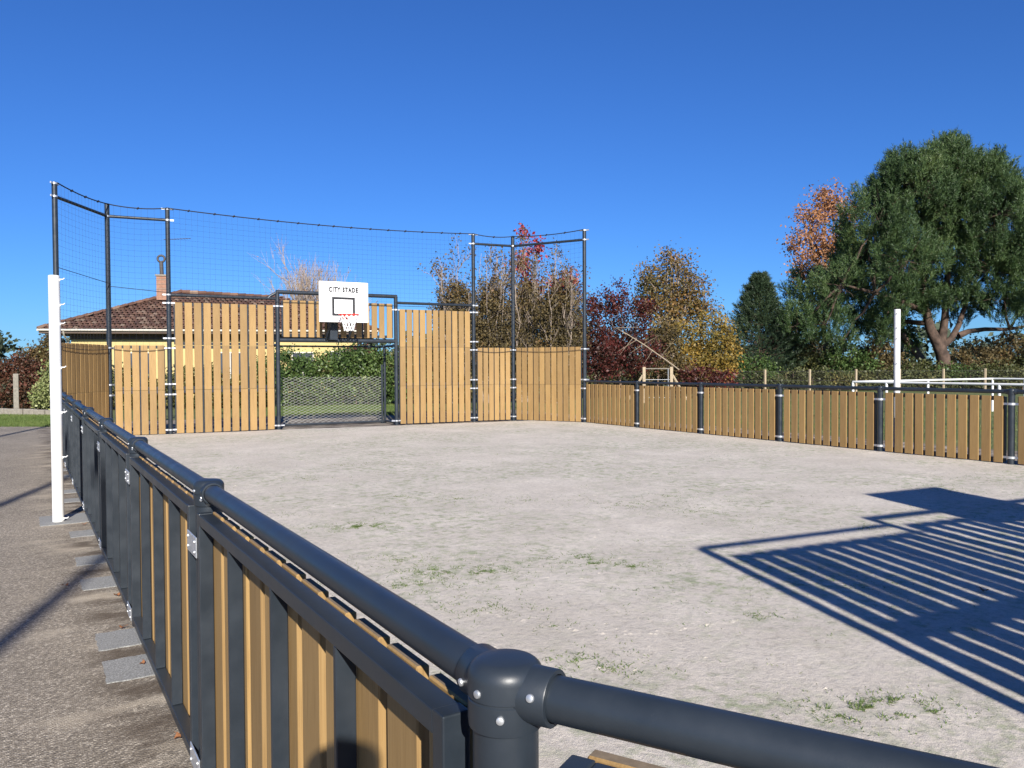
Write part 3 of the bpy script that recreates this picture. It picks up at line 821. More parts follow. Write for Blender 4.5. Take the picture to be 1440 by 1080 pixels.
# ------------------------------------------------------------------ house behind the far wall
def house():
    E0 = at(53,463.5,36.0); E1 = at(532,463.5,39.2)
    base = Vector((E0.x,E0.y,0)); ux = Vector((E1.x-E0.x, E1.y-E0.y, 0)); W = ux.length; ux.normalize(); rz = math.atan2(ux.y,ux.x)
    o = empty('house', base, 'yellow rendered bungalow with brown tiled hip roof behind the far left wall', 'house', rz=rz)
    ez = E0.z; Dp = 10.4; rh = 2.22; hx = 5.2
    # walls
    k = MB(); k.box((1.15,.75,-.1),(W-1.0,Dp-.75,ez-.05)); k.build('wall', M_WALLY, o)
    k = MB(); k.box((.02,.05,ez-.16),(W-.02,Dp-.05,ez-.07)); k.build('soffit', M_DARKW, o)
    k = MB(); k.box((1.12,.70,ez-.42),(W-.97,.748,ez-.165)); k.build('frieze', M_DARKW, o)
    k = MB(); k.path([(0,0,ez-.01),(W,0,ez-.01)], .055, 10); k.path([(0,0,ez-.01),(0,Dp,ez-.01)], .055, 10); k.build('gutter', M_TRIM, o, 50)
    k = MB(); k.path([(1.05,.02,ez-.03),(1.05,.1,ez-.25),(1.05,.64,ez-.45),(1.05,.68,.0)], .04, 10); k.build('downpipe', M_TRIM, o, 50)
    # roof shell
    k = MB(); z = ez-.055
    k.v = [(0,0,z),(W,0,z),(W,Dp,z),(0,Dp,z),(hx,Dp/2,ez+rh-.06),(W-hx,Dp/2,ez+rh-.30)]
    k.f = [(0,1,5,4),(1,2,5),(2,3,4,5),(3,0,4),(3,2,1,0)]
    rf = k.build('roof', M_DARKW, o)
    # tiles: half round courses lying on each slope
    V = []
    def slope(a, b, c, d):
        """a,b eave ends; c,d ridge ends (c above a)"""
        a,b,c,d = map(Vector,(a,b,c,d)); eu = (b-a); Le = eu.length; eu.normalize()
        nr = eu.cross((c+d)/2-(a+b)/2).normalized()
        if nr.z < 0: nr = -nr
        vdir = nr.cross(eu).normalized(); 
        if vdir.z < 0: vdir = -vdir
        hgt = (c-a).dot(vdir); tw, th = .23, .34
        for r_ in range(int(hgt/th)):
            f0 = r_*th/hgt; xl = (c-a).dot(eu)*f0; xr = Le - (b-d).dot(eu)*f0
            x = xl
            while x + tw*.6 < xr:
                jz = random.uniform(-.012,.012)
                arc = []
                for q in range(4):
                    an = math.pi*q/3; arc.append((x+tw/2-tw/2*math.cos(an)*.98, .055*math.sin(an)))
                for q in range(3):
                    quad = []
                    for (xx, hh), vv_, lift in ((arc[q],0,.045),(arc[q+1],0,.045),(arc[q+1],th*1.08,.012),(arc[q],th*1.08,.012)):
                        quad.append(tuple(a + eu*xx + vdir*(r_*th+vv_) + nr*(hh+lift+jz)))
                    V.append(quad)
                x += tw
    r0 = (hx,Dp/2,ez+rh); r1 = (W-hx,Dp/2,ez+rh-.24)
    slope((0,0,ez),(W,0,ez),r0,r1); slope((0,Dp,ez),(0,0,ez),r0,r0); slope((W,0,ez),(W,Dp,ez),r1,r1)
    # weld each tile's strip so that one tile is one island
    me = poly_mesh('roof_tiles', np.array(V), 4)
    bm = bmesh.new(); bm.from_mesh(me); bmesh.ops.remove_doubles(bm, verts=bm.verts[:], dist=.0004); bm.to_mesh(me); bm.free()
    t = link('roof_tiles', me, M_TILE, rf); t['kind'] = 'stuff'
    k = MB()
    for a, b in ((r0,r1),((0,0,ez),r0),((W,0,ez),r1)):
        a,b = Vector(a),Vector(b); n = int((b-a).length/.4)
        for q in range(n):
            k.path([a.lerp(b,q/n)+Vector((0,0,.05)), a.lerp(b,(q+1.05)/n)+Vector((0,0,.065))], [.10,.115], 7)
    t = k.build('ridge_tiles', M_TILE, rf, 50); t['kind'] = 'stuff'
    # chimney, flue, aerial
    def loc(px, py, ddepth):
        w_ = at(px,py,ddepth) - base; return Vector((w_.dot(ux), w_.dot(Vector((-ux.y,ux.x,0))), w_.z))
    c0 = loc(228.5,412,40.9); k = MB(); k.box((c0.x-.24,c0.y-.24,ez+rh-.5),(c0.x+.24,c0.y+.24,ez+rh+.72))
    ch = k.build('chimney', M_CHIM, rf)
    k = MB()
    for zz in (.05,.30,.52): k.box((c0.x-.252,c0.y-.252,ez+rh+zz),(c0.x+.252,c0.y+.252,ez+rh+zz+.025))
    k.box((c0.x-.29,c0.y-.29,ez+rh+.722),(c0.x+.29,c0.y+.29,ez+rh+.80)); k.build('chimney_cap', M_CONC, rf)
    k = MB(); zf = ez+rh+.79; k.path([(c0.x-.02,c0.y,zf),(c0.x-.04,c0.y,zf+.72)], .10, 12)
    cir = [(c0.x-.04+.17*math.cos(a), c0.y, zf+.84+.17*math.sin(a)) for a in np.linspace(0,2*math.pi,17)]
    k.path(cir, .055, 8, cap=False); k.build('flue', M_FLUE, rf, 50)
    k = MB(); k.path([(c0.x+.30,c0.y,ez+rh),(c0.x+.30,c0.y,ez+rh+2.75)], .022, 8); an = loc(240,327,40.9); bn_ = loc(269,326,40.9)
    mz = ez+rh+2.62; k.path([(c0.x+.1,c0.y,mz),(c0.x+1.42,c0.y-.1,mz+.08)], .016, 6)
    for q in range(9):
        x = c0.x+.25+q*.14; k.path([(x,c0.y-.20,mz+.01*q),(x,c0.y+.12,mz+.01*q)], .009, 5)
    k.build('aerial', M_FLUE, rf)
    # windows and door in the front wall
    for xc, w_, zb, zt in ((11.6,.95,1.0,2.15),(8.2,1.2,.95,2.15),(4.2,1.0,.95,2.15),(13.4,.9,.1,2.2)):
        k = MB(); y = .69
        for a_, b_ in (((xc-w_/2-.06,y,zb-.06),(xc-w_/2,.752,zt+.06)),((xc+w_/2,y,zb-.06),(xc+w_/2+.06,.752,zt+.06)),((xc-w_/2,y,zb-.06),(xc+w_/2,.752,zb)),((xc-w_/2,y,zt),(xc+w_/2,.752,zt+.06)),((xc-.025,y,zb),(xc+.025,.751,zt))):
            k.box(a_, b_)
        f_ = k.build('window', M_TRIM, o); k = MB(); k.box((xc-w_/2,.735,zb),(xc+w_/2,.745,zt)); k.build('pane', M_GLASS, f_)
    return o
house()

# ------------------------------------------------------------------ hedges and shrubs behind the far end
def hedge(name, label, A, B, h, depth, n, lsize, lmat, hvar=.25, group=None, cat='hedge'):
    """hedge between two ground points: leaves over a bulging wall of clumps"""
    A, B = Vector(A), Vector(B); base = Vector((A.x,A.y,0)); o = empty(name, base, label, cat, group)
    u = Vector((B.x-A.x, B.y-A.y, 0)); L = u.length; u.normalize(); w = Vector((-u.y,u.x,0)); lobes = []
    q = 0
    while q < L:
        hh = h*random.uniform(1-hvar,1+hvar*.6)
        lobes.append((u*q + w*random.uniform(-.1,.1) + Vector((0,0,hh*.5)), (random.uniform(.5,.75)*h*.55, depth*.5, hh*.52)))
        q += h*.32
    # stretch lobes along the hedge direction is left to their overlap
    cen, pts = clump_points(lobes, n, .12, 22, .62); pts = pts[pts[:,2] > .02]
    k = MB()
    for q in range(int(L/.5)):
        p_ = u*(q*.5+random.uniform(0,.3)); limb(k, p_, p_+Vector((random.uniform(-.2,.2),random.uniform(-.2,.2),h*.85)), .025, .008, 4, sides=5)
    k.build('stems', M_BARK, o)['kind'] = 'stuff'; link('foliage', poly_mesh('foliage', leaves(pts, lsize), 4), lmat, o)
    return o
hedge('hedge', 'dense green laurel hedge seen through the mesh of the far goal', at(375,560,29.5), at(562,560,31), 2.12, 1.5, 28000, .085, L_HEDGE, .13)
hedge('hedge', 'lower mixed green hedge in front of the yellow house, behind the left slats', at(95,560,27.5), at(372,560,29.0), 1.45, 1.3, 22000, .085, L_OLIVE, .25)
hedge('hedge', 'dark green hedge glimpsed between the slats right of the far goal', at(566,560,31.2), at(668,560,31.5), 2.3, 1.5, 14000, .09, L_OLIVE, .2)
broad_tree('plum_shrub', 'dark purple shrub rising behind the hedge inside the goal opening', 'shrub', at(505,560,32), [lobe(502,500,22,14,32), lobe(515,515,20,20,32)], .8, .05, 5000, .07, L_RED, group=None, clump=.14, nlimb=8, twigs=20)

# bare tree behind the goal
bt = at(447,520,47); bt.z = 0
o = empty('bare_tree', bt, 'leafless pale grey tree with fine upright twigs behind the backboard', 'tree')
k = MB(); tips = []
k.path([(0,0,-.1),(.05,0,1.2),(0,.05,2.2)], [.20,.17,.15], 8)
for q in range(17):
    d = Vector((random.uniform(-.75,.75), random.gauss(0,.4), 1)).normalized()
    grow(k, tips, Vector((0,0,random.uniform(1.4,2.3))), d, random.uniform(2.25,3.0), .075, 4, .32, .30, 3)
k.build('trunk', M_TWIG, o)
tp = np.array([list(t) for t in tips]); tp = tp[rng.choice(len(tp), min(len(tp),900), replace=False)]
link('crown', poly_mesh('crown', leaves(tp, .06), 4), L_ORANGE, o)

# tall half-bare shrubs right of the far goal
def shrub_clump(px, py_top, D, spread_px, label, lmat, nstem=9, nleaf=2600, low=None, lsize=.078):
    b = at(px,540,D); b.z = 0; o = empty('tall_shrub', b, label, 'shrub', 'half-bare tall shrubs behind the right corner fence')
    hgt = at(px,py_top,D).z; s = D/F; k = MB(); tips = []
    for q in range(nstem):
        off_ = rt*random.uniform(-spread_px,spread_px)*s + fw*random.uniform(-.8,.8); off_.z = 0
        H = hgt*random.uniform(.62,1.0); a = off_*.45; e = off_ + Vector((0,0,H))
        pth = limb(k, a, e, .035, .008, 7, wob=.14, sides=5)
        for j in range(14):
            t = random.uniform(.18,.96); i0 = int(t*7); p_ = pth[i0].lerp(pth[i0+1], t*7-i0)
            d = Vector((random.gauss(0,.45),random.gauss(0,.45),1)).normalized()
            grow(k, tips, p_, d, random.uniform(.35,.8), .010, 1, .4, .3, 4, 3)
    k.build('trunk', M_TWIG, o)
    tp = np.array([list(t) for t in tips]); sel = tp[rng.integers(len(tp), size=nleaf)] + rng.normal(size=(nleaf,3))*.10
    ll = []
    for c, r_ in (low or []): ll.append((Vector(c)-b, r_))
    if ll:
        _, pp = clump_points(ll, 15000, .17, 22, .3); pp = pp[pp[:,2] > .05]; sel = np.vstack([sel, pp])
    link('crown', poly_mesh('crown', leaves(sel, lsize), 4), lmat, o)
    return o
lows = lambda x, D: [lobe(x,510,36,60,D,.9), lobe(x+12,475,30,50,D,.8), lobe(x-12,450,20,34,D,.7), lobe(x+4,425,24,34,D,.7)]
shrub_clump(640, 360, 31, 26, 'half-bare shrub with brownish top leaves, leftmost behind the right slatted wall', L_BROWN, 10, 3000, lows(640,31))
shrub_clump(690, 343, 31.5, 26, 'half-bare tall shrub between the two left posts of the right corner fence', L_BROWN, 13, 3200, lows(690,31.5))
shrub_clump(735, 335, 32, 24, 'half-bare tall shrub just right of the middle post of the right corner fence', L_BROWN, 14, 3400, lows(737,32))
shrub_clump(785, 350, 31, 26, 'half-bare tall shrub left of the rightmost tall post', L_BROWN, 13, 3400, lows(785,31))
rtree = broad_tree('red_maple', 'slender young tree with bright red leaves at its tip above the corner fence bars', 'tree', at(742,540,33.5), [lobe(738,330,9,14,33.5), lobe(755,350,10,22,33.5), lobe(733,375,14,26,33.5), lobe(747,410,16,26,33.5), lobe(788,398,20,16,33.5), lobe(805,385,10,14,33.5)], 4.5, .06, 1500, .13, L_BRIGHTRED, clump=.16, nlimb=16, twigs=30, shell=.2)
broad_tree('red_shrub', 'dark red shrub behind the rightmost tall post', 'shrub', at(812,540,34), [lobe(800,408,26,22,34), lobe(785,430,24,22,34), lobe(820,450,34,40,34), lobe(835,500,45,42,34), lobe(800,500,35,40,34)], 1.8, .07, 8000, .10, L_RED, clump=.18, nlimb=20, twigs=70, shell=.4)
broad_tree('red_shrub', 'dark red shrub with scattered pink-red tips, left of the wooden gate', 'shrub', at(872,540,36), [lobe(850,425,26,20,36), lobe(872,412,12,22,36), lobe(880,450,40,36,36), lobe(890,495,50,40,36), lobe(862,500,40,40,36), lobe(905,432,20,14,36)], 1.6, .07, 8500, .10, L_RED, clump=.18, nlimb=22, twigs=80, shell=.4)
broad_tree('red_shrub', 'low dark red shrub right of the wooden gate', 'shrub', at(985,540,35), [lobe(985,533,36,18,35), lobe(1018,535,24,12,35)], .6, .05, 1900, .10, L_RED, clump=.16, nlimb=12, twigs=30, shell=.4)
broad_tree('autumn_tree', 'broad half-bare tree with brown and green leaves rising behind the red and yellow shrubs', 'tree', at(945,540,46),
    [lobe(945,372,24,30,46), lobe(918,400,30,34,46), lobe(970,405,32,34,46), lobe(945,430,52,36,46), lobe(905,430,20,20,46), lobe(985,440,26,26,46)], 4.2, .16, 10500, .12, L_MIX, M_TWIG, clump=.34, nlimb=40, twigs=240, shell=.15, twig_r=.016)
broad_tree('yellow_shrub', 'yellow and green autumn shrub right of the wooden gate', 'shrub', at(985,540,39), [lobe(960,480,34,30,39), lobe(1000,470,36,32,39), lobe(1022,490,24,30,39), lobe(975,510,40,26,39), lobe(1005,520,36,22,39), lobe(925,470,22,22,39)], 1.2, .06, 9000, .11, L_YELLOW, clump=.2, nlimb=22, twigs=60, shell=.4)
broad_tree('brown_shrub', 'brownish shrub with few leaves between the red shrub and the yellow one', 'shrub', at(925,540,38), [lobe(930,480,30,34,38), lobe(910,515,30,24,38), lobe(950,520,30,24,38)], 1.2, .05, 4500, .10, L_BROWN, clump=.2, nlimb=20, twigs=60, shell=.3)
# pale dead branch leaning across the red shrub
db = at(946,511,33.5); o = empty('dead_branch', Vector((db.x,db.y,0)), 'pale bare branch leaning across the dark red shrub above the gate', 'branch'); k = MB()
w2 = lambda px, py, D: at(px,py,D) - Vector((db.x,db.y,0))
k.path([w2(955,520,33.5), w2(943,511,33.5), w2(906,485,33.6), w2(882,470,33.8), w2(866,461,33.9)], [.026,.026,.024,.020,.012], 7)
k.path([w2(880,470,33.8), w2(868,461,33.8), w2(899,460,33.6)], [.016,.013,.006], 5)
for a, b in (((905,484),(890,500)),((905,484),(925,470)),((890,475),(876,500)),((918,492),(905,512)),((930,500),(945,480)),((895,478),(868,498))): k.path([w2(*a,33.6), w2(b[0]+random.uniform(-6,6),b[1]+random.uniform(-5,5),33.2)], [.010,.004], 5)
k.build('limb', M_PALEBR, o, 50)

# ------------------------------------------------------------------ conifers on the right
def needle_tufts(P_, D_, L, nn, nl, w):
    """brush-like shoots: nn thin needles round each shoot"""
    n = len(P_); V = []
    D_ = D_/np.linalg.norm(D_,axis=1,keepdims=True)
    Ls = L*rng.uniform(.7,1.25,size=(n,1))
    for q in range(nn):
        t = rng.uniform(.05,1.0,size=(n,1)); s = P_ + D_*Ls*t
        side = rand_dirs(n); side -= D_*(side*D_).sum(1,keepdims=True); side /= np.linalg.norm(side,axis=1,keepdims=True)+1e-9
        nd_ = D_*rng.uniform(.5,.95,size=(n,1)) + side*rng.uniform(.45,.9,size=(n,1)); nd_ /= np.linalg.norm(nd_,axis=1,keepdims=True)
        wv = np.cross(nd_, rand_dirs(n)); wv /= np.linalg.norm(wv,axis=1,keepdims=True)+1e-9
        ln = nl*rng.uniform(.7,1.2,size=(n,1))
        V.append(np.stack([s-wv*w/2, s+wv*w/2, s+nd_*ln], axis=1))
    return np.concatenate(V)
def pine():
    D = 46; b = at(1330,517,D); b.z = 0
    o = empty('pine_tree', b, 'huge spreading pine with forked trunk and broad dark green crown at the right edge', 'tree')
    s = D/F
    L_ = [(1330,232,46,42),(1290,250,46,40),(1382,255,44,42),(1330,205,16,22),(1352,212,12,18),(1295,222,20,20),(1262,225,15,14),(1392,226,16,22),(1262,262,40,40),(1408,280,38,44),
          (1232,300,44,44),(1290,300,50,50),(1345,300,50,46),(1400,320,52,50),(1440,330,46,52),(1220,345,42,40),(1270,355,48,44),(1330,355,48,40),(1390,372,46,38),(1440,385,50,44),
          (1200,378,36,34),(1180,405,36,30),(1235,400,46,34),(1285,408,36,26),(1150,420,30,32),(1195,440,36,28),(1135,445,22,26),(1240,440,32,22),(1165,462,30,22),(1410,415,36,24),(1450,430,44,24),(1480,360,60,60),(1500,420,50,34),(1215,466,28,18),(1128,408,24,34),(1145,470,26,20),(1118,455,16,24),(1190,475,24,14),(1245,415,30,26),(1350,425,20,14),(1290,430,22,14),(1428,445,40,16),(1300,418,30,18),(1338,428,26,16),(1368,418,26,18),(1395,440,26,14),(1262,425,26,18),(1215,455,26,16),(1292,440,20,12),(1352,440,20,12),(1280,408,26,16),(1325,408,24,14),(1240,470,26,12)]
    k = MB()
    pt = lambda px, py, dd=0: at(px,py,D+dd) - b
    tr1 = [Vector((0,0,-.1)), pt(1326,500), pt(1318,482), pt(1308,462), pt(1301,430), pt(1299,395,.3), pt(1305,350,.6), pt(1312,300,.9)]
    k.path(tr1, [.45,.36,.31,.27,.22,.17,.12,.06], 12)
    tr2 = [pt(1321,487), pt(1326,470), pt(1329,445), pt(1331,410,-.3), pt(1335,360,-.6), pt(1345,300,-.8)]; k.path(tr2, [.27,.23,.20,.16,.11,.05], 10)
    tr3 = [pt(1322,490), pt(1338,476), pt(1348,458), pt(1355,436,.5), pt(1366,408,.8), pt(1385,370,1.2), pt(1400,320,1.5)]; k.path(tr3, [.23,.18,.155,.12,.09,.06,.03], 9)
    tr4 = [pt(1348,472), pt(1362,466), pt(1385,463), pt(1420,463,-.5), pt(1460,455,-.8)]; k.path(tr4, [.2,.15,.12,.09,.05], 8)
    tr5 = [pt(1303,440), pt(1270,425,-1), pt(1230,412,-2), pt(1185,400,-2.5)]; k.path(tr5, [.18,.14,.1,.05], 8)
    tr6 = [pt(1300,405), pt(1270,385,1), pt(1240,360,2), pt(1215,330,2.5)]; k.path(tr6, [.18,.13,.1,.05], 8)
    tr7 = [pt(1305,455), pt(1270,452,1), pt(1225,455,2), pt(1180,452,3)]; k.path(tr7, [.16,.12,.08,.04], 8)
    skel = [p_ for t_ in (tr1[4:],tr2[2:],tr3[3:],tr4[2:],tr5,tr6,tr7) for p_ in t_]
    P_ = []; D_ = []
    for (x,y,rx,ry) in L_:
        y += 15 if y < 300 else (8 if y < 380 else 0); reps = 2 if y < 395 else 1
        for rr_ in range(reps):
            dd = random.uniform(-3.4,3.4)*(1 if y < 400 else .8); c = np.array(pt(x+random.uniform(-6,6),y+random.uniform(-6,6),dd)); rad = np.array([rx*s,(rx+ry)/2*s,ry*s])
            a = min(skel, key=lambda q_: (q_-Vector(c)).length); limb(k, a, Vector(c), .09, .03, 5, wob=.16, sides=6)
            for q in range(3):
                e = Vector(c + rand_dirs(1)[0]*rad*.6); limb(k, Vector(c), e, .02, .008, 3, wob=.25, sides=4)
            nc = max(9, int(1.12*(rx*ry)**.5 * (1.0 if y < 395 else .62)))
            d = rand_dirs(nc); d[:,2] = d[:,2]*.85+.22; d /= np.linalg.norm(d,axis=1,keepdims=True)
            cc = c + d*rad*rng.uniform(.72,1.08,size=(nc,1))
            for q in range(nc):                               # each twig end carries a brush of shoots that turn upwards
                m_ = 17; ax = d[q]*.40 + np.array([0,0,.92]) + rng.normal(size=3)*.10; ax /= np.linalg.norm(ax)
                rad_d = rng.normal(size=(m_,3)); rad_d /= np.linalg.norm(rad_d,axis=1,keepdims=True)
                dirs_ = rad_d*.46 + ax; pp = cc[q] + rad_d*.13 + ax*rng.uniform(-.50,.38,size=(m_,1))
                P_.append(pp); D_.append(dirs_)
                if q % 4 == 0: limb(k, Vector(c), Vector(cc[q]), .018, .006, 3, wob=.25, sides=3)
    P_ = np.concatenate(P_); D_ = np.concatenate(D_)
    k.build('trunk', M_PINEBARK, o, 60)
    V = needle_tufts(P_, D_, .42, 18, .19, .027)
    link('crown', poly_mesh('crown', V, 3), L_PINE, o)
    return o
pine()

def fir(px, py_top, D, wpx, label, n=2200, mat=L_FIR, ybase=560):
    b = at(px,540,D); b.z = 0; o = empty('conifer', b, label, 'tree'); H = at(px,py_top,D).z; s = D/F; Wm = wpx*s
    k = MB(); k.path([(0,0,-.1),(0,.02,H*.5),(0,0,H-.1)], [.14,.09,.02], 8); P_ = []; D_ = []
    for q in range(n):
        t = random.random()**.75; z = H*(.08+.90*t); rmax = Wm*(1-t)**.85*(.62+.42*abs(math.sin(z*2.3+1.3*math.sin(7*z))))*random.uniform(.8,1.25) + .02
        a = random.uniform(0,6.283); r_ = rmax*math.sqrt(random.uniform(.15,1)); P_.append((r_*math.cos(a), r_*math.sin(a), z + .22*r_)); D_.append((math.cos(a)*.8, math.sin(a)*.8, .75+random.uniform(-.2,.3)))
        if q % 16 == 0: k.path([(0,0,z-.1), (r_*math.cos(a)*.95, r_*math.sin(a)*.95, z+.2*r_)], [.03,.01], 4)
    k.build('trunk', M_BARK, o, 60)
    link('crown', poly_mesh('crown', needle_tufts(np.array(P_), np.array(D_), .42, 20, .18, .028), 3), mat, o); return o
fir(1068, 388, 47, 66, 'small dark green conifer with pointed top left of the big pine', 3600)
broad_tree('olive_tree', 'olive brown tree between the small pointed conifer and the big pine', 'tree', at(1102,540,50), [lobe(1104,455,22,34,50), lobe(1092,490,28,34,50), lobe(1118,500,26,30,50)], 2.4, .1, 6500, .12, L_OLIVE, clump=.26, nlimb=20, twigs=80, shell=.35)

broad_tree('orange_tree', 'pale orange autumn tree showing behind the left side of the big pine', 'tree', at(1160,540,60),
    [lobe(1166,285,28,26,60), lobe(1142,310,26,28,60), lobe(1190,300,24,30,60), lobe(1126,345,22,28,60), lobe(1165,350,34,34,60), lobe(1128,380,18,22,60), lobe(1185,380,30,40,60), lobe(1150,400,34,30,60)], 7, .22, 8500, .17, L_ORANGE, clump=.40, nlimb=40, twigs=160, shell=.2, twig_r=.02)
# ivy-clad leaning trunk left of the pine's foot
lt = at(1298,508,47.5); o = empty('leaning_tree', Vector((lt.x,lt.y,0)), 'dark leaning trunk wrapped in ivy just left of the pine trunk', 'tree'); k = MB()
w3 = lambda px, py: at(px,py,47.5) - Vector((lt.x,lt.y,0))
k.path([w3(1310,540), w3(1300,510), w3(1286,492), w3(1272,474), w3(1262,450), w3(1255,425)], [.26,.24,.22,.20,.16,.08], 9); k.build('trunk', M_BARK, o, 60)
_, pp = clump_points([(w3(1270,462),(.7,.6,1.0)),(w3(1284,480),(.6,.5,.7)),(w3(1258,440),(.7,.6,.8))], 3500, .14, 20, .3); link('crown', poly_mesh('crown', leaves(pp,.10),4), L_HEDGE, o)

# bushes along the wire fence under the pine
bushes = [(1110,485,36,44,49,L_OLIVE,'olive green bush left of the second fence post under the pine'),(1150,495,40,34,48,L_OLIVE,'olive bush with yellow flecks behind the wire fence, left of the white post'),
    (1195,505,40,26,47,L_HEDGE,'low green bush behind the wire fence beside the white post'),(1235,500,34,30,48,L_BROWN,'brown bush just left of the right white post'),(1300,522,44,16,46,L_OLIVE,'low olive bush in front of the pine trunk'),
    (1372,505,40,30,47,L_BROWN,'brown brush right of the pine trunk'),(1420,498,44,38,48,L_BROWN,'reddish brown brush at the right edge under the pine'),(1400,525,50,14,45,L_OLIVE,'low olive ground bush at the right edge behind the white railing'),(1465,505,44,34,47,L_OLIVE,'olive bush cut by the right edge of the photo'),
    (1060,520,36,22,45,L_HEDGE,'low dark green bush right of the yellow shrub'),(1340,528,44,12,45,L_HEDGE,'low dark bush at the pine foot behind the fence')]
for px, py, rx, ry, D, lm, lab in bushes:
    broad_tree('bush', lab, 'bush', at(px,540,D), [lobe(px,py,rx,ry,D,1.2), lobe(px+rx*.5,py+ry*.5,rx*.6,ry*.7,D,1.0), lobe(px-rx*.5,py+ry*.4,rx*.6,ry*.8,D,1.0), lobe(px,535,rx,14,D,1.0)], .6, .06, 5200, .12, lm, group='bushes along the wire fence', clump=.22, nlimb=14, twigs=50, shell=.4)
hedge('hedge', 'long low hedge along the wire fence behind the right barrier', at(800,552,44.5), at(1560,552,44), 1.15, 1.2, 30000, .12, L_OLIVE, .3)

# left background
hedge('hedge', 'brownish red hedge behind the concrete post at the left edge', at(-60,566,28.5), at(60,566,27.5), 1.95, 1.5, 15000, .08, L_DULLRED, .2)
broad_tree('variegated_bush', 'pale green and cream leaved bush half hidden by the left white post', 'bush', at(72,560,26.5), [lobe(72,540,16,28,26.5,.6), lobe(78,522,10,26,26.5,.45), lobe(64,560,18,16,26.5,.6)], .6, .05, 4800, .07, L_PALE, clump=.12, nlimb=8, twigs=20, shell=.5)
broad_tree('brown_shrub', 'brown leaved shrub left of the house, behind the left white post', 'shrub', at(70,540,39), [lobe(72,490,16,22,39), lobe(48,505,24,20,39), lobe(88,500,14,24,39)], 1.2, .06, 4500, .10, L_BROWN, clump=.18, nlimb=10, twigs=30)
# far wood: reads as one mass
pts = []
lobes = []
for q in range(60):
    a = R(-60)+R(150)*q/59+random.uniform(-.01,.01); D = random.uniform(230,300); h = random.uniform(9,13)
    lobes.append((Vector((CAM.x+D*math.sin(a), CAM.y+D*math.cos(a), h*.35)), (9,9,h*.7)))
_, pp = clump_points(lobes, 26000, 1.4, 20, .5); pp = pp[pp[:,2] > .1]
tag(link('distant_woodland', poly_mesh('distant_woodland', leaves(pp, 1.5), 4), L_FAR), kind='stuff')

# low stone kerb with a rough post at the left
ka, kb = at(-70,581,25.6), at(100,581,24.6); base_ = Vector((ka.x,ka.y,0)); u = Vector((kb.x-ka.x,kb.y-ka.y,0)); L = u.length
o = empty('low_stone_wall', base_, 'low pale stone edging at the foot of the red hedge at the left', 'wall', rz=math.atan2(u.y,u.x)); x = 0
while x < L:
    w_ = random.uniform(.22,.45); k = MB(); k.box((0,0,-.02),(w_-.02,.2,random.uniform(.15,.20))); me = bevel_mesh(k.mesh('stone'), .02, 1)
    so = link('stone', me, M_CONC, o, (x, random.uniform(-.02,.02), 0)); so.rotation_euler = (0,0,random.uniform(-.03,.03)); x += w_
pb = at(23,575,25.6); o = empty('fence_post', Vector((pb.x,pb.y,0)), 'rough grey fence post in front of the red hedge at the left edge', 'post'); k = MB()
k.box((-.075,-.07,-.1),(.075,.07,1.30)); me = bevel_mesh(k.mesh('stake'), .02, 2); link('stake', me, M_CONC, o)

# wire fence under the pine: posts and mesh
wa, wb = at(830,540,43), at(1500,540,42)
fb = Vector((wa.x,wa.y,0)); u = Vector((wb.x-wa.x,wb.y-wa.y,0)); u.normalize()
o = empty('wire_fence', fb, 'wire mesh fence on pale posts along the bushes behind the right barrier', 'fence')
sx = []
for px in (838,1012,1076,1138,1202,1262,1322,1379,1438,1497):
    q_ = at(px,520,42.6); q_.z = 0; rel = q_-fb; sx.append(rel.dot(u)); rel = u*rel.dot(u)
    k = MB(); k.box((-.05,-.05,-.1),(.05,.05,1.20)); link('post', bevel_mesh(k.mesh('post'), .012, 1), M_FPOST, o, tuple(rel), random.uniform(-.1,.1))
k = MB()
for z in (.1,.6,1.1):
    k.path([u*sx[0]+Vector((0,0,z)), u*sx[-1]+Vector((0,0,z))], .006, 4)
x = sx[0]; st_ = .14
while x < sx[-1]:
    for dx in (1.0,-1.0):
        a = u*x + Vector((0,0,.1)); b = u*(x+dx) + Vector((0,0,1.1)); k.path([a,b], .0022, 3, cap=False)
    x += st_
w_ = k.build('mesh_wire', M_FLUE, o); w_['kind'] = 'stuff'

# wooden gate
ga, gb = at(905.5,540,31), at(944,540,31); ga.z = gb.z = 0
o = empty('wooden_gate', ga, 'small wooden gate of two braced posts with a crosspiece, in front of the red shrubs', 'gate'); u = (gb-ga); Wg = u.length; u.normalize()
o.rotation_euler = (0,0,math.atan2(u.y,u.x))
for x in (0, Wg):
    k = MB(); k.box((-.06,-.06,-.1),(.06,.06,1.40)); link('post', bevel_mesh(k.mesh('post'), .01, 1), M_FPOST, o, (x,0,0))
for x, s_ in ((0,-1),(Wg,1)):
    k = MB(); k.path([(x+s_*.05,.0,1.08),(x+s_*.62,.0,.1)], .045, 6); k.build('brace', M_FPOST, o)
k = MB(); k.path([(.06,0,1.33),(Wg-.06,0,1.33)], .02, 6); k.build('crosspiece', M_CONC, o)
k = MB(); 
for z in (.2,.55,.9): k.path([(.06,0,z),(Wg-.06,0,z)], .010, 6)
k.path([(Wg-.12,0,.1),(Wg-.12,0,1.32)], .02, 6); k.build('grille', M_GALV, o)

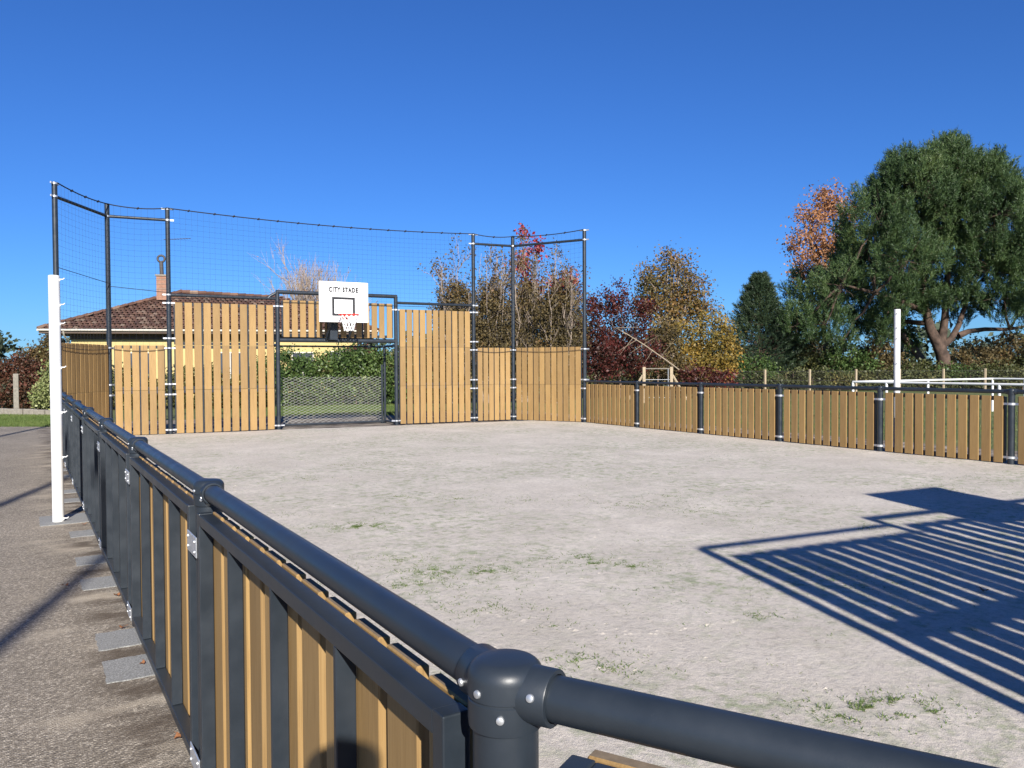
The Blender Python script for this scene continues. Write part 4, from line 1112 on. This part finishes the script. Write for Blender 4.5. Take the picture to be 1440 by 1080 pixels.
# white railing beside the pitch
A_, B_ = Vector((18.12,12.2)), Vector((24.80,12.08)); C_, D_ = Vector((18.0,1.2)), Vector((24.1,1.2))
o = empty('pitch_railing', (A_.x,A_.y,0), 'low white tubular railing round a corner of the grass pitch at the right', 'railing')
bb = Vector((A_.x,A_.y,0))
for a, b, n in ((A_,B_,2),(A_,C_,4),(B_,D_,4)):
    k = MB(); k.path([(a.x-bb.x,a.y-bb.y,1.0),(b.x-bb.x,b.y-bb.y,1.0)], .03, 10); k.build('rail', M_WHITE, o, 40)
    for i in range(n):
        q_ = a + (b-a)*((i+ (0 if a is A_ and b is B_ else .35))/n); k = MB(); k.path([(q_.x-bb.x,q_.y-bb.y,-.05),(q_.x-bb.x,q_.y-bb.y,.99)], .034, 10); k.build('post', M_WHITE, o, 40)
k = MB(); k.path([(B_.x-bb.x,B_.y-bb.y,-.05),(B_.x-bb.x,B_.y-bb.y,.99)], .034, 10); k.build('post', M_WHITE, o, 40)

# lamp posts left of the court: their shadows cross the asphalt
def lamp(x, y, label, h=9.0):
    o = empty('lamp_post', (x,y,0), label, 'lamp post', 'lamp posts left of the court')
    k = MB(); k.path([(0,0,-.1),(0,0,1.0),(0,0,h)], [.085,.08,.06], 14); k.build('pole', M_GALV, o, 40)
    k = MB(); k.path([(0,0,h-.05),(0,.15,h+.02),(0,.45,h+.05)], [.03,.03,.025], 8); k.build('arm', M_GALV, o, 40)
    k = MB(); k.box((-.11,.42,h),(.11,.90,h+.10)); hd = link('lamp_head', bevel_mesh(k.mesh('lamp_head'), .03, 2), M_PAINT, o)
lamp(-5.16,-8.9,'lamp post behind the viewer whose blurred shadow is the nearest across the asphalt')
lamp(-5.35,-4.0,'lamp post left of the viewer whose shadow is the second across the asphalt')
lamp(-5.0,8.0,'lamp post at the far left whose thin shadow is the farthest on the asphalt')

# ------------------------------------------------------------------ grass blades and fallen leaves
def blades(name, pts, h, w, mat, flat=.35):
    n = len(pts); a = rng.uniform(0,2*math.pi,size=n); lean = rng.normal(size=(n,2))*flat
    hh = h*rng.uniform(.5,1.3,size=n)
    V = np.zeros((n,3,3)); dx = np.cos(a)*w/2; dy = np.sin(a)*w/2
    V[:,0] = pts + np.stack([-dx,-dy,0*dx],1); V[:,1] = pts + np.stack([dx,dy,0*dx],1)
    V[:,2] = pts + np.stack([lean[:,0]*hh, lean[:,1]*hh, hh],1)
    return tag(link(name, poly_mesh(name, V, 3), mat), kind='stuff')
def ground(px, py, z=0):
    d = fw + rt*((px-720)/F) - up*((py-540)/F); t = (z-CAM.z)/d.z; return CAM + d*t
spots = [((505,743),.13,900,1),((620,806),.32,1100,.8),((690,806),.16,400,.8),((575,826),.3,800,.7),((665,858),.22,420,.8),((560,790),.25,300,.5),((810,788),.16,420,1),((835,795),.2,260,.6),((890,800),.15,240,.7),((880,712),.4,600,.8),((640,703),.4,300,.5),((740,705),.3,240,.6),((1225,1000),.13,700,1),((1190,1010),.11,380,.9),((1265,990),.10,240,.8),((1300,1005),.09,160,.8),((1065,870),.09,110,1),((820,935),.2,420,.6),((850,950),.16,280,.6),((1330,690),.5,420,.6),((1380,672),.6,400,.6),((430,675),.5,420,.6),((300,640),.8,300,.5),((480,655),.7,360,.5),((560,650),.8,360,.5),((700,640),.8,300,.5),((840,645),.9,400,.5),((400,725),.2,200,.6),((445,745),.16,150,.6),((1230,830),.25,200,.7),((980,720),.35,260,.6),((1030,707),.4,260,.6),((1220,745),.25,180,.6),((940,700),.5,260,.5),((780,885),.12,60,1),((785,1043),.02,14,1.3),((560,700),.3,180,.5),((330,660),.6,240,.5),((1080,735),.3,160,.5),((900,835),.2,120,.6),((730,860),.18,140,.6)]
gp = []
for (px,py), r_, n, hs in spots:
    c = ground(px,py)
    n = int(n*1.9); rr_ = np.abs(rng.normal(size=n))*.95*r_; a = rng.uniform(0,2*math.pi,size=n)
    x = c.x + rr_*np.cos(a)*1.4*rt.x + rr_*np.sin(a)*fw.x*.9; y = c.y + rr_*np.cos(a)*1.4*rt.y + rr_*np.sin(a)*fw.y*.9
    for q in range(n):
        if noise.noise((x[q]*9,y[q]*9,5)) > -.05 and noise.noise((x[q]*30,y[q]*30,5)) > -.1: gp.append((x[q],y[q]))
for q in range(26000):
    x, y = random.uniform(.1,11.6), random.uniform(-.5,16.5)
    if noise.noise((x*.7,y*.7,21)) > .05 and noise.noise((x*3,y*3,8)) > .10: gp.append((x,y))
gp = np.array([(x,y,sand_h(x,y)-.002) for x,y in gp])
clod = []
def add_clod(x, y, r_):
    z = sand_h(x, y); n = 6; a0 = random.uniform(0,6); el = random.uniform(.5,1); h = r_*random.uniform(.10,.20)
    ring = [(x+r_*math.cos(a0+q*math.pi/3)*random.uniform(.8,1.2), y+r_*el*math.sin(a0+q*math.pi/3)*random.uniform(.8,1.2), z-.002) for q in range(n)]
    top = (x+random.uniform(-.2,.2)*r_, y+random.uniform(-.2,.2)*r_, z+h)
    for q in range(n): clod.append((ring[q], ring[(q+1)%n], top))
for q in range(4500):
    x, y = random.uniform(.1,11.4), random.uniform(-1,17)
    if noise.noise((x*.8,y*.8,33)) > -.05: add_clod(x, y, random.choice((.007,.009,.012,.018,.028)))
for q in range(60):                                           # a line of footprints with pushed-up rims
    px = 690 + q*6.2 + random.uniform(-5,5)
    if (q//3) % 2: continue
    p_ = ground(px, 868 + 26*math.sin(q*.05) + random.uniform(-3,3)); add_clod(p_.x, p_.y, random.uniform(.018,.034))
tag(link('sand_clods', poly_mesh('sand_clods', np.array(clod), 3), M_SAND), kind='stuff')
blades('sparse_grass', gp, .013, .0065, L_TUFT, 1.3)
gl = []
for q in range(36000):
    px, py = random.uniform(-40,90), random.uniform(572,600)
    p_ = ground(px,py); gl.append((p_.x,p_.y,-.008))
for q in range(26000):
    p_ = ground(random.uniform(375,560), random.uniform(566,584)); gl.append((p_.x,p_.y,-.008))
for q in range(16000):
    gl.append((random.uniform(14,26), random.uniform(2,20), -.008))
blades('lawn_grass', np.array(gl), .05, .014, L_GRASS, .5)
for i, (px, py, s_, lab) in enumerate(((165,836,.05,'curled brown leaf beside the blurred shadow on the asphalt'),(224,1,.0,''),(250,1037,.035,'small reddish leaf on the asphalt near the bottom of the barrier'),(200,933,.03,'reddish leaf lying on the nearest large footing pad'),(118,737,.035,'brown leaf by the foot of the left white post'),(172,882,.03,'tiny brown leaf tucked against the barrier foot'),(92,823,.04,'dark brown leaf on the open asphalt left of the shadow'),(1384,830,.05,'reddish leaf inside the striped shadow on the sand'))):
    if not lab: continue
    p_ = ground(px,py,.03 if px > 1000 else .008); k = MB(); b = []
    n = 7
    for q in range(n): 
        a = 2*math.pi*q/n; r_ = s_*(.5 if q % 2 else .62); k.v.append((r_*math.cos(a), r_*.7*math.sin(a), .012*math.cos(2*a)*s_/.05+.006))
    k.v.append((0,0,0)); k.f = [(q,(q+1)%n,n) for q in range(n)]
    k.path([(s_*.55,0,.008),(s_*.95,.01,.012)], .0012, 4)
    lf = k.build('fallen_leaf', M_LEAFY); lf.location = p_; lf.rotation_euler = (0,0,random.uniform(0,6)); tag(lf, lab, 'leaf', 'fallen leaves')

# ------------------------------------------------------------------ the photographer: only the top of the head's shadow reaches the barrier
def skin_mesh(name, pts, edges, rad, mat, parent, root=0, sub=2):
    me = bpy.data.meshes.new(name); me.from_pydata([tuple(p) for p in pts], edges, [])
    o = bpy.data.objects.new(name, me); col.objects.link(o)
    sk = o.modifiers.new('skin', 'SKIN'); ss = o.modifiers.new('sub', 'SUBSURF'); ss.levels = sub; ss.render_levels = sub
    for i, r_ in enumerate(rad):
        v_ = me.skin_vertices[0].data[i]; v_.radius = r_ if hasattr(r_, '__len__') else (r_, r_); v_.use_root = (i == root)
    dg = bpy.context.evaluated_depsgraph_get(); m2 = bpy.data.meshes.new_from_object(o.evaluated_get(dg)); bpy.data.objects.remove(o)
    m2.name = name; m2.materials.clear(); m2.shade_smooth(); return link(name, m2, mat, parent)
def photographer():
    M_SKIN = simple('skin', (.45,.27,.20), .55, .06, 12, .05, .002); M_JKT = simple('navy_jacket', (.03,.04,.07), .85, .2, 30, .3, .004)
    M_TRS = simple('dark_jeans', (.04,.05,.08), .85, .2, 40, .3, .003); M_HAIR = simple('brown_hair', (.05,.03,.02), .6, .3, 60, .4, .004); M_SHOE = simple('dark_shoes', (.02,.02,.02), .6, .1, 20, 0)
    hd = Vector((-.715, -1.40, 0))
    o = empty('person', hd, 'person in a dark jacket taking the photo, the head shadow on the nearest slats', 'person', rz=-YAW)
    rel = CAM - hd; cx_ = rel.x*rt0.x + rel.y*rt0.y; cy_ = rel.x*fw.x + rel.y*fw.y - .03; pz = CAM.z
    # local: +y looks along the view, z up; the phone is held at chin height half a metre ahead
    hz = 1.745; L_h = (cx_-.085, cy_-.035, pz-.04); R_h = (cx_+.085, cy_-.035, pz-.04)
    body = [(0,-.03,1.00),(0,-.02,1.20),(0,-.01,1.40),(0,0,1.57),(0,.02,hz-.07),(0,.03,hz),(0,.025,hz+.06),
            (.175,-.01,1.46),(.23,.08,1.18),(R_h[0]+.05,.30,1.33),R_h,(-.175,-.01,1.46),(-.27,.08,1.18),(L_h[0]-.05,.30,1.33),L_h,
            (.095,-.03,.92),(.11,.0,.50),(.12,-.03,.08),(-.095,-.03,.92),(-.11,.0,.50),(-.12,-.03,.08)]
    ed = [(0,1),(1,2),(2,3),(3,4),(4,5),(5,6),(2,7),(7,8),(8,9),(9,10),(2,11),(11,12),(12,13),(13,14),(0,15),(15,16),(16,17),(0,18),(18,19),(19,20)]
    rad = [(.145,.10),(.13,.095),(.15,.10),.055,(.065,.075),(.076,.098),(.062,.08),.062,.046,.036,.026,.062,.046,.036,.026,.085,.06,.042,.085,.06,.042]
    b_ = skin_mesh('body', body, ed, rad, M_SKIN, o)
    J = [(0,-.03,.95),(0,-.02,1.20),(0,-.01,1.41),(0,0,1.505),(.18,-.01,1.46),(.23,.08,1.18),(R_h[0]+.045,.31,1.345),(-.18,-.01,1.46),(-.27,.08,1.18),(L_h[0]-.045,.31,1.345)]
    skin_mesh('jacket', J, [(0,1),(1,2),(2,3),(2,4),(4,5),(5,6),(2,7),(7,8),(8,9)], [(.17,.125),(.155,.12),(.17,.12),.075,.08,.064,.050,.08,.064,.050], M_JKT, o)
    T = [(0,-.03,.99),(.095,-.03,.90),(.11,.0,.50),(.12,-.03,.07),(-.095,-.03,.90),(-.11,.0,.50),(-.12,-.03,.07)]
    skin_mesh('trousers', T, [(0,1),(1,2),(2,3),(0,4),(4,5),(5,6)], [(.16,.115),.10,.075,.062,.10,.075,.062], M_TRS, o)
    for sx_ in (.12,-.12): skin_mesh('shoe', [(sx_,-.08,.045),(sx_,.02,.05),(sx_,.17,.035)], [(0,1),(1,2)], [(.045,.045),(.05,.05),(.042,.035)], M_SHOE, o)
    skin_mesh('hair', [(0,-.03,hz-.02),(0,-.02,hz+.06),(0,.03,hz+.085)], [(0,1),(1,2)], [(.085,.075),(.088,.085),(.075,.05)], M_HAIR, o)
    for s_ in (1,-1):                                         # fingers closed round the edges of the phone
        for q in range(4):
            z = pz-.045+q*.019; L_ = (.9,1,.95,.8)[q]
            skin_mesh('finger', [(cx_+s_*.084,cy_-.028,z),(cx_+s_*.090,cy_-.002,z+.004),(cx_+s_*.082,cy_+.012,z+.006),(cx_+s_*(.076-.012*L_),cy_+.0135,z+.006)], [(0,1),(1,2),(2,3)], [.010,.009,.0075,.0065], M_SKIN, b_, sub=1)
        skin_mesh('thumb', [(cx_+s_*.080,cy_-.040,pz-.045),(cx_+s_*.068,cy_-.028,pz-.022),(cx_+s_*.050,cy_-.016,pz-.008)], [(0,1),(1,2)], [.012,.0105,.0085], M_SKIN, b_, sub=1)
    for s_ in (1,-1):
        k = MB(); k.lathe([(.004,-.010),(.010,-.005),(.012,0),(.010,.005),(.004,.010)], 12); e_ = k.build('eye', M_WHITE, b_, 60); e_.location = (s_*.031,.118,hz+.005)
        skin_mesh('ear', [(s_*.074,.02,hz-.02),(s_*.080,.015,hz+.02)], [(0,1)], [.012,.016], M_SKIN, b_, sub=1)
    skin_mesh('nose', [(0,.118,hz+.01),(0,.135,hz-.028)], [(0,1)], [.008,.015], M_SKIN, b_, sub=1)
    k = MB(); k.box((-.024,.112,hz-.062),(.024,.120,hz-.054)); k.build('mouth', M_RED, b_)
    ph = bpy.data.objects.new('phone', None); k = MB(); k.box((-.073,-.004,-.036),(.073,.004,.036)); me = bevel_mesh(k.mesh('phone'), .003, 2)
    bpy.data.objects.remove(ph); ph = link('phone', me, M_FLUE, None, Vector((CAM.x,CAM.y,CAM.z)) - Vector((fw.x,fw.y,0)).normalized()*.03, -YAW)
    tag(ph, 'dark phone held up level in both hands by the person taking the photo', 'phone')
photographer()
